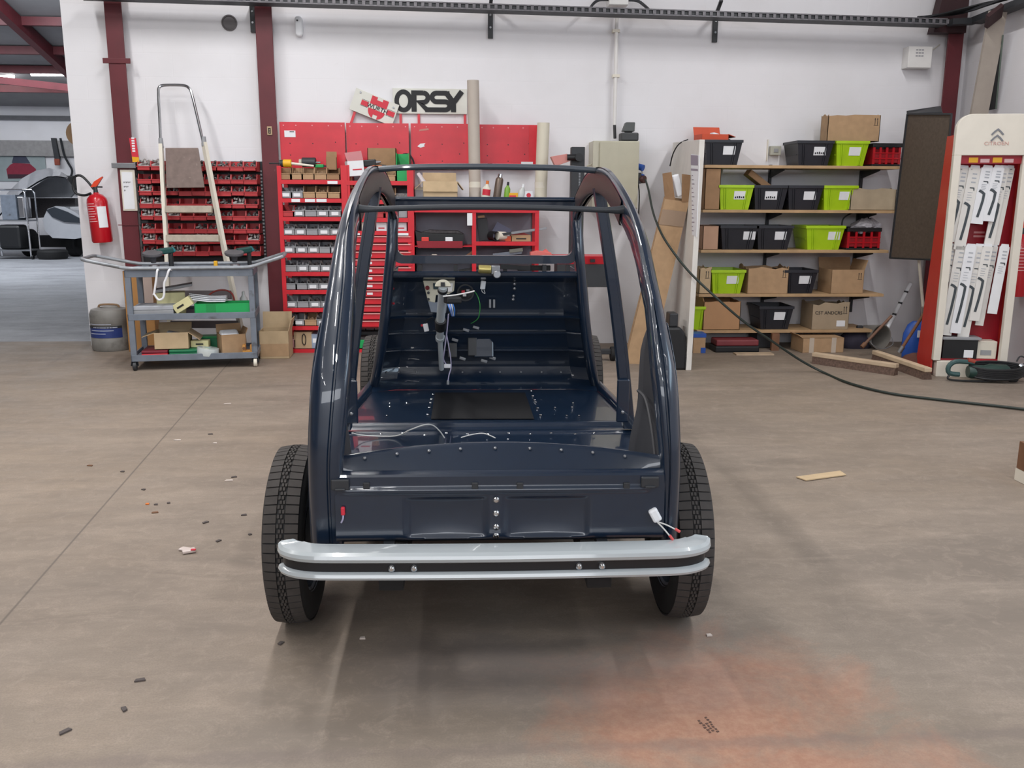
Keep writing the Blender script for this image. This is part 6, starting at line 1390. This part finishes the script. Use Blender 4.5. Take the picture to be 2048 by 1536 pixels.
for i,(x,y,h,w,b,m) in enumerate(((.10,.095,.62,.075,1,W2),(.165,.075,.70,.085,1,W2),(.235,.060,.68,.080,1,W1),(.315,.085,.72,.085,1,W2),(.375,.075,.58,.075,1,W2),(.435,.10,.62,.06,0,W2),(.505,.060,.52,.070,0,W1))):
    pack('white wiper pack, %s from left in the lower row of the stand' % ORD[i], x,y,1.02,h,w,radians(4.2),b,m)
o = thing('black_carton','black box with white sticker at the foot of the display stand','box',DM @ Vector((.21,.05,.141)),DA); MB().box((-.13,0,0),(.13,.14,.15)).build('carton', M_black, o, bevel=.004); MB().box((-.14,-.01,.15),(.15,.16,.17)).build('lid', M_greybin, o, bevel=.003); MB().box((.03,-.003,.01),(.10,-.001,.07)).build('sticker', M_paper, o)
o = thing('white_carton','pale box beside the black box at the foot of the stand','box',DM @ Vector((.41,.07,.141)),DA); MB().box((-.07,0,0),(.08,.13,.14)).build('carton', M_cream, o, bevel=.004); MB().box((-.04,-.003,.03),(.04,-.001,.07)).build('print', M_greybin, o)
# ------------------------------------------------------------------ green power tool with coiled cable
c = gnd(1903,765); t = thing('angle_polisher','dark green power tool with D handle and coiled black cable on floor','power tool',(c.x+.09,c.y+.06,0),radians(-9))
M_tl = mat('dark_green_tool2',(30,58,52),.4,var=.08)
MB().tube([(.0,0,.05),(-.075,0,.06),(-.085,0,.11),(-.04,0,.15),(.05,0,.15),(.10,0,.145)],.019,8,smooth=3).build('handle', mat('teal_grey_handle',(54,84,84),.45,var=.06), t)
mb = MB(); mb.lathe([(0,0),(.045,.0),(.055,.03),(.052,.12),(.064,.16),(.060,.28),(.045,.30),(0,.30)],18,T(.06,0,.075) @ RY(pi/2)); mb.build('motor_body', M_tl, t)
MB().cyl((.05,0,.165),(.10,0,.150),.02).build('trigger', mat('rust_trigger',(150,60,44),.5,var=0), t); MB().cyl((.36,-.02,.04),(.42,-.02,.04),.035).build('gear_head', M_dark, t, bevel=.006)
mb = MB(); pts = []
for k in range(110): q = 2*pi*k/18; pts.append((.27+(.215-.03*(k%18)/18)*cos(q), .02+.075*sin(q)-.02, .02+.085*(k/110)+.05*(.5+.5*sin(q))))
mb.tube(pts,.011,7); mb.build('cable_coil', M_black, t)
MB().tube([(-.06,0,.06),(-.09,-.02,.02),(-.02,-.05,.012),(.12,-.06,.012),(.25,-.06,.02)],.008,6,smooth=4).build('power_lead', M_black, t)
MB().cyl((.44,.02,.13),(.47,.0,.10),.03,.026).build('steel_cap', M_chrome, t); MB().tube([(.41,0,.16),(.43,0,.20),(.47,0,.19),(.49,0,.14)],.006,6,smooth=3).build('wire_loop', M_dark, t)
# ------------------------------------------------------------------ right corner: leaning plank, black sheet for the shadowed gap, tray on the right wall
t = thing('leaning_plank','long pale plank leaning in the corner behind the display stand','plank',(0,0,0))
MB().bar(at(1996,22,7.75),at(1922,420,7.95),.15,.03,(0,1,0)).build('plank', mat('greige_board',(168,158,148),.7,var=.06), t); MB().bar(at(1990,20,7.62),at(1986,44,7.73),.15,.034,(0,1,0)).build('dark_end', mat('black_maroon',(52,24,28),.6,var=.1), t)
t = thing('dark_gap_sheet','black tapered sheet in place of the shadowed gap beside the pale plank','sheet',(0,0,0))  # black triangle put in for the shadow in the gap by the plank
q = [at(1968,222,7.9),at(1992,218,7.85),at(2006,70,7.75)]; MB().add(q+[v+Vector((0,.02,0)) for v in q],[(0,1,2),(5,4,3),(0,3,4,1),(1,4,5,2),(2,5,3,0)]).build('sheet', M_black, t); MB().bar(q[1],q[2],.012,.012).build('edge', M_green if False else mat('grey_green_edge',(88,100,92),.5,var=0), t)
t = thing('cable_tray','dark cable tray turning along the right wall at the top corner','cable tray',(0,0,0))
a, b = at(1900,45,8.2), Vector((4.62,5.2,3.02)); MB().bar(a,Vector((4.62,8.2,2.93)),.10,.05).bar(Vector((4.62,8.2,2.93)),b,.12,.05).build('tray_base', M_dark, t); 
for k in range(6): MB().tube([a+Vector((.02*k-.3,-.0,.04)),Vector((4.5+.02*k,8.2-.03*k,3.0+.01*k)),Vector((4.56+.02*k,7.4,3.02)),Vector((4.56+.02*k,5.2,3.06))],.010,5,smooth=4).build('cable', M_black if k%2 else M_dark, t)
MB().prism([(-.25,2.85),(.05,2.85),(.05,3.25),(-.18,3.25)],8.30,8.42,T(4.55,0,0)).build('knee_plate', mat('black_maroon',(52,24,28),.6,var=.1), t)
# ------------------------------------------------------------------ litter on the floor
c = gnd(1642,952); t = thing('cardboard_strip','flat strip of cardboard lying on the bare floor right of car','cardboard',(c.x,c.y,.004)); 
q = [gnd(*p) for p in ((1592,956),(1612,963),(1692,952),(1680,944))]
MB().add([v+Vector((0,0,.003)) for v in q]+[v+Vector((0,0,.008)) for v in q],[(3,2,1,0),(4,5,6,7),(0,1,5,4),(1,2,6,5),(2,3,7,6),(3,0,4,7)]).build('strip', M_card2, t, True)
rr = random.Random(21)
LIT = [(130,1465,30,.9,0,'lower left corner'),(248,1420,22,-.9,0,''),(280,1362,26,.3,0,''),(562,1288,16,1.2,0,''),(437,1083,14,1.0,0,''),(411,1046,16,.9,0,''),(500,1070,8,.8,0,''),(488,1031,14,.2,0,''),(310,1026,16,.3,2,''),(295,1009,9,0,3,''),(337,1007,8,.5,0,''),(312,1010,9,.1,0,''),(287,980,10,-.4,0,''),(458,962,20,.1,1,''),(468,955,14,.4,0,''),(180,932,14,-.2,2,''),(245,944,10,-.2,0,''),(421,869,12,.1,0,''),(455,808,18,.1,1,''),(355,881,18,.0,1,''),(430,887,10,.1,1,''),(725,1278,14,.1,1,''),(1418,1272,14,.2,1,''),(537,1030,14,.1,2,'')]
for i,(px,py,wp,ang_,k,_) in enumerate(LIT):
    c = gnd(px,py); w = .8*wp*(c.y*.98+.28)/FPX; m = (mat('dark_litter',(84,76,74),.8,var=.1),mat('pale_litter',(206,194,186),.8,var=.1),M_woodd,M_orange)[k]
    o = MB().add([(-w/2,-.004,0),(w/2,-.006,0),(w/2*.8,.006,0),(-w/2*.7,.008,0),(-w/2,-.004,.004),(w/2,-.006,.004),(w/2*.8,.006,.005),(-w/2*.7,.008,.004)],[(3,2,1,0),(4,5,6,7),(0,1,5,4),(1,2,6,5),(2,3,7,6),(3,0,4,7)]).build('litter', m)
    orient(o,(c.x,c.y,.001),(0,0,ang_)); nm = ('dark scrap','white paper scrap','brown dry leaf','orange crumb')[k]
    tag(o, '%s of litter lying on the concrete floor' % nm if k < 2 else '%s lying on the concrete floor' % nm, 'litter', '%ss on the floor' % nm)
c = gnd(1425,1455); mb = MB(); rr = random.Random(2)
for i in range(7):
    for k in range(3):
        if rr.random() < .8: mb.cbox((k*.012-.012+rr.uniform(-.002,.002), i*.011+.004*k, .0012),(.007*rr.uniform(.6,1.1),.006,.0008))
o = mb.build('tread_print', mat('dark_smudge',(92,70,62),.9,var=.2,scale=60)); orient(o,(c.x,c.y-.03,0),(0,0,.25)); tag(o,'dark tyre tread print in the orange dust at the bottom right','mark',kind='stuff')
c = gnd(378,1105); t = thing('crumpled_film','crumpled scrap of clear film with red print on the left floor','litter',(c.x,c.y,0)); mb = MB(); mb.cbox((0,0,.008),(.05,.035,.012),RZ(.4)).cbox((-.03,.012,.006),(.04,.03,.008),RZ(-.4)); mb.build('film', mat('floor_film',(206,192,186),.3,var=.1), t, bevel=.004); MB().cbox((.02,-.008,.015),(.018,.01,.004)).build('red_print', M_redprint, t)
c = gnd(2046,985); t = thing('cardboard_box','cardboard box mostly outside the right picture edge, on the floor','box',(c.x+.235,c.y+.1,0)); ROOTM[t.name] = T(*t.location)
MB().box((-.15,-.1,.06),(.15,.1,.20)).build('carton', M_woodd, t, bevel=.003); MB().box((-.152,-.102,0),(.152,.102,.06)).build('base_carton', M_cream, t)
# ------------------------------------------------------------------ far bay: car with raised bonnet, tool cart, tyres, poster
FYC = 19.0
def F(px, py, Y): return at(px,py,Y)
t = thing('parked_car','silver car with its bonnet raised in the far bay','car',Vector((-10.2,21.2,0)))
M_sil = mat('silver_paint',(200,202,208),.25,metal=.3,coat=1,var=.03)
ROOTM[t.name] = T(*t.location)
hood = [[F(px,py,Y) for px,py in row] for Y,row in ((21.0,((-70,500),(-30,458),(0,428),(25,400),(50,379),(75,363),(95,353),(115,352),(133,355))),(21.7,((-70,470),(-30,432),(0,402),(22,378),(45,356),(72,341),(98,336),(120,342),(135,351))))]
mb = MB(); mb.sm = True; mb.loft([hood[0],hood[1],[p+Vector((0,.03,-.03)) for p in hood[1]],[p+Vector((0,.03,-.03)) for p in hood[0]]],False,False); mb.build('raised_bonnet', M_sil, t, True)
mb = MB(); mb.add([F(30,396,21.65),F(95,356,21.65),F(128,354,21.65),F(150,384,21.65),F(140,395,21.65)]+[p+Vector((0,.1,0)) for p in (F(30,396,21.65),F(95,356,21.65),F(128,354,21.65),F(150,384,21.65),F(140,395,21.65))],[(0,1,2,3,4),(9,8,7,6,5),(0,5,6,1),(1,6,7,2),(2,7,8,3),(3,8,9,4),(4,9,5,0)]); mb.build('bonnet_underside', mat('grey_liner',(120,122,126),.7,var=.05), t, True)
prof_f = [(85,440),(95,418),(112,412),(130,414),(150,424),(165,436),(180,450),(190,470),(150,478),(105,476),(90,462)]
mb = MB(); mb.sm = True; a = [F(px,py,20.8) for px,py in prof_f]; mb.loft([[p+Vector((.05,.06,0)).cross(Vector((0,0,0)))+Vector((0,.12,0)) if False else p for p in a],[p+Vector((.1,1.2,0)) for p in a]]); mb.build('front_body', M_sil, t, True, ang=60)
mb = MB(); q = [F(px,py,20.76) for px,py in ((92,420),(108,414),(135,424),(158,436),(160,446),(128,444),(104,434))]; mb.add(q+[v+Vector((0,.05,0)) for v in q],[tuple(range(7)),tuple(range(13,6,-1))]+[(i,i+7,(i+1)%7+7,(i+1)%7) for i in range(7)]); mb.build('headlamp_opening', mat('dark_lamp_opening',(44,50,58),.4,var=.1), t, True)
MB().add([F(10,396,21.9),F(150,396,21.9),F(150,430,21.9),F(10,440,21.9)]+[p+Vector((0,.8,0)) for p in (F(10,396,21.9),F(150,396,21.9),F(150,430,21.9),F(10,440,21.9))],[(0,1,2,3),(7,6,5,4),(0,4,5,1),(1,5,6,2),(2,6,7,3),(3,7,4,0)]).build('engine_bay', M_junkd, t, True)
MB().bar(F(-60,482,21.5),F(180,482,21.5),.5,.25).build('under_body', M_rubber, t, True)
for px in (60,150): c = F(px,492,21.4); MB().cyl((c.x-.1,c.y,.31),(c.x+.1,c.y,.31),.31,n=24).build('wheel', M_rubber, t, True, bevel=.03)
c = gnd(24,519); t = thing('tool_cart','chrome tube tool cart carrying grey boxes in the far bay','cart',(c.x,c.y,0)); sc = (c.y*.98+.28)/FPX
w = 74*sc; h = 132*sc
for x in (-w/2,w/2):
    for y in (0,.45): MB().tube([(x,y,.05),(x,y,h-.06),(x-(.05 if x > 0 else -.05),y,h),(0,y,h)],.02,8).build('frame_tube', M_chrome, t)
for z in (.18,h*.55): MB().box((-w/2,0,z),(w/2,.45,z+.03)).build('shelf', M_steel, t)
MB().box((-.12,.02,h*.55+.031),(.20,.42,h*.93)).build('grey_case', M_greysteel, t, bevel=.01); MB().box((.22,.05,h*.60),(.34,.4,h*.9)).build('silver_case', M_chrome, t, bevel=.01); MB().box((-.25,.02,.22),(.22,.42,h*.5)).build('dark_drum', M_black, t, bevel=.06)
for x in (-w/2,w/2): MB().cyl((x,.02,.05),(x+.04,.02,.05),.05).build('castor', M_black, t)
for lab,px,py,r in (('dark tyre lying flat on the far bay floor beside the chrome cart',132,514,.30),):
    c = gnd(px,py); o = thing('tyre',lab,'tyre',(c.x,c.y-.66,0)); 
    for k in range(2): mb = MB(); mb.lathe([(.18,.02),(.28,0),(.31,.05),(.31,.16),(.28,.20),(.18,.18),(.18,.02)],28,T(.0,.0,.2*k*.0),False) if k == 0 else mb.lathe([(.0,.08),(.17,.08),(.18,.1),(0,.11)],24); mb.build(('tyre_ring','rim')[k], (M_rubber,M_steel)[k], o)
a, b = at(-30,362,23.96), at(88,300,23.96); t = thing('poster','poster of a red car on the far bay wall','poster',(a.x,23.96,a.z)); w, h = b.x-a.x, b.z-a.z
MB().box((0,0,0),(w,.02,h)).build('sheet', mat('poster_grey_green',(150,162,164),.6,var=.1,scale=3), t)
x0_, sx = at(12,330,23.96).x-a.x, at(72,330,23.96).x-at(12,330,23.96).x
MB().prism([(x0_+sx*u,h*v) for u,v in ((.02,.12),(.0,.38),(.14,.52),(.26,.58),(.80,.56),(.98,.40),(1.0,.20),(.95,.12))],-.006,0).build('printed_car', mat('poster_red',(140,36,60),.6,var=.1), t)
MB().prism([(x0_+sx*u,h*v) for u,v in ((.20,.58),(.30,.84),(.66,.85),(.82,.57))],-.005,0).build('printed_window', mat('poster_dark',(60,64,84),.6,var=.1), t); MB().prism([(x0_+sx*u,h*v) for u,v in ((.02,.08),(.03,.22),(.95,.22),(.96,.10))],-.008,-.006).build('printed_bumper', mat('poster_shadow',(60,30,44),.6,var=.1), t)
c = at(114,320,23.85); t = thing('hanging_hose','dark hose reel and cables hanging on the far bay wall','hose',(c.x,23.85,c.z)); s = c.y/FPX
MB().prism([(-6*s,40*s),(2*s,40*s),(6*s,4*s),(4*s,-4*s),(-3*s,0)],-.05,.05).build('reel', M_dark, t); MB().cbox((2*s,-.06,-4*s),(10*s,.06,12*s)).build('red_guard', mat('dull_red_guard',(150,70,50),.6,var=.2), t, bevel=.02); MB().tube([(10*s,0,40*s),(14*s,0,10*s),(20*s,0,-5*s),(26*s,0,-20*s),(20*s,0,-40*s),(28*s,0,-60*s)],.03,6,smooth=4).build('cable', M_dark, t); MB().cbox((30*s,-.1,-42*s),(22*s,.2,26*s)).build('dark_box', M_black, t, bevel=.03)
c = at(160,268,8.72); t = thing('cable_reel','brown wooden reel edge showing behind the white wall end','reel',(c.x,8.715,c.z))
r = c.x-at(135,268,8.72).x; MB().cyl((0,-.03,0),(0,.0,0),r,n=28).build('reel_disc', M_cardin, t); MB().cyl((0,0,0),(0,.18,0),r*.5,n=20).build('reel_core', M_woodd, t); MB().cyl((0,.18,0),(0,.21,0),r,n=28).build('reel_disc', M_woodd, t)
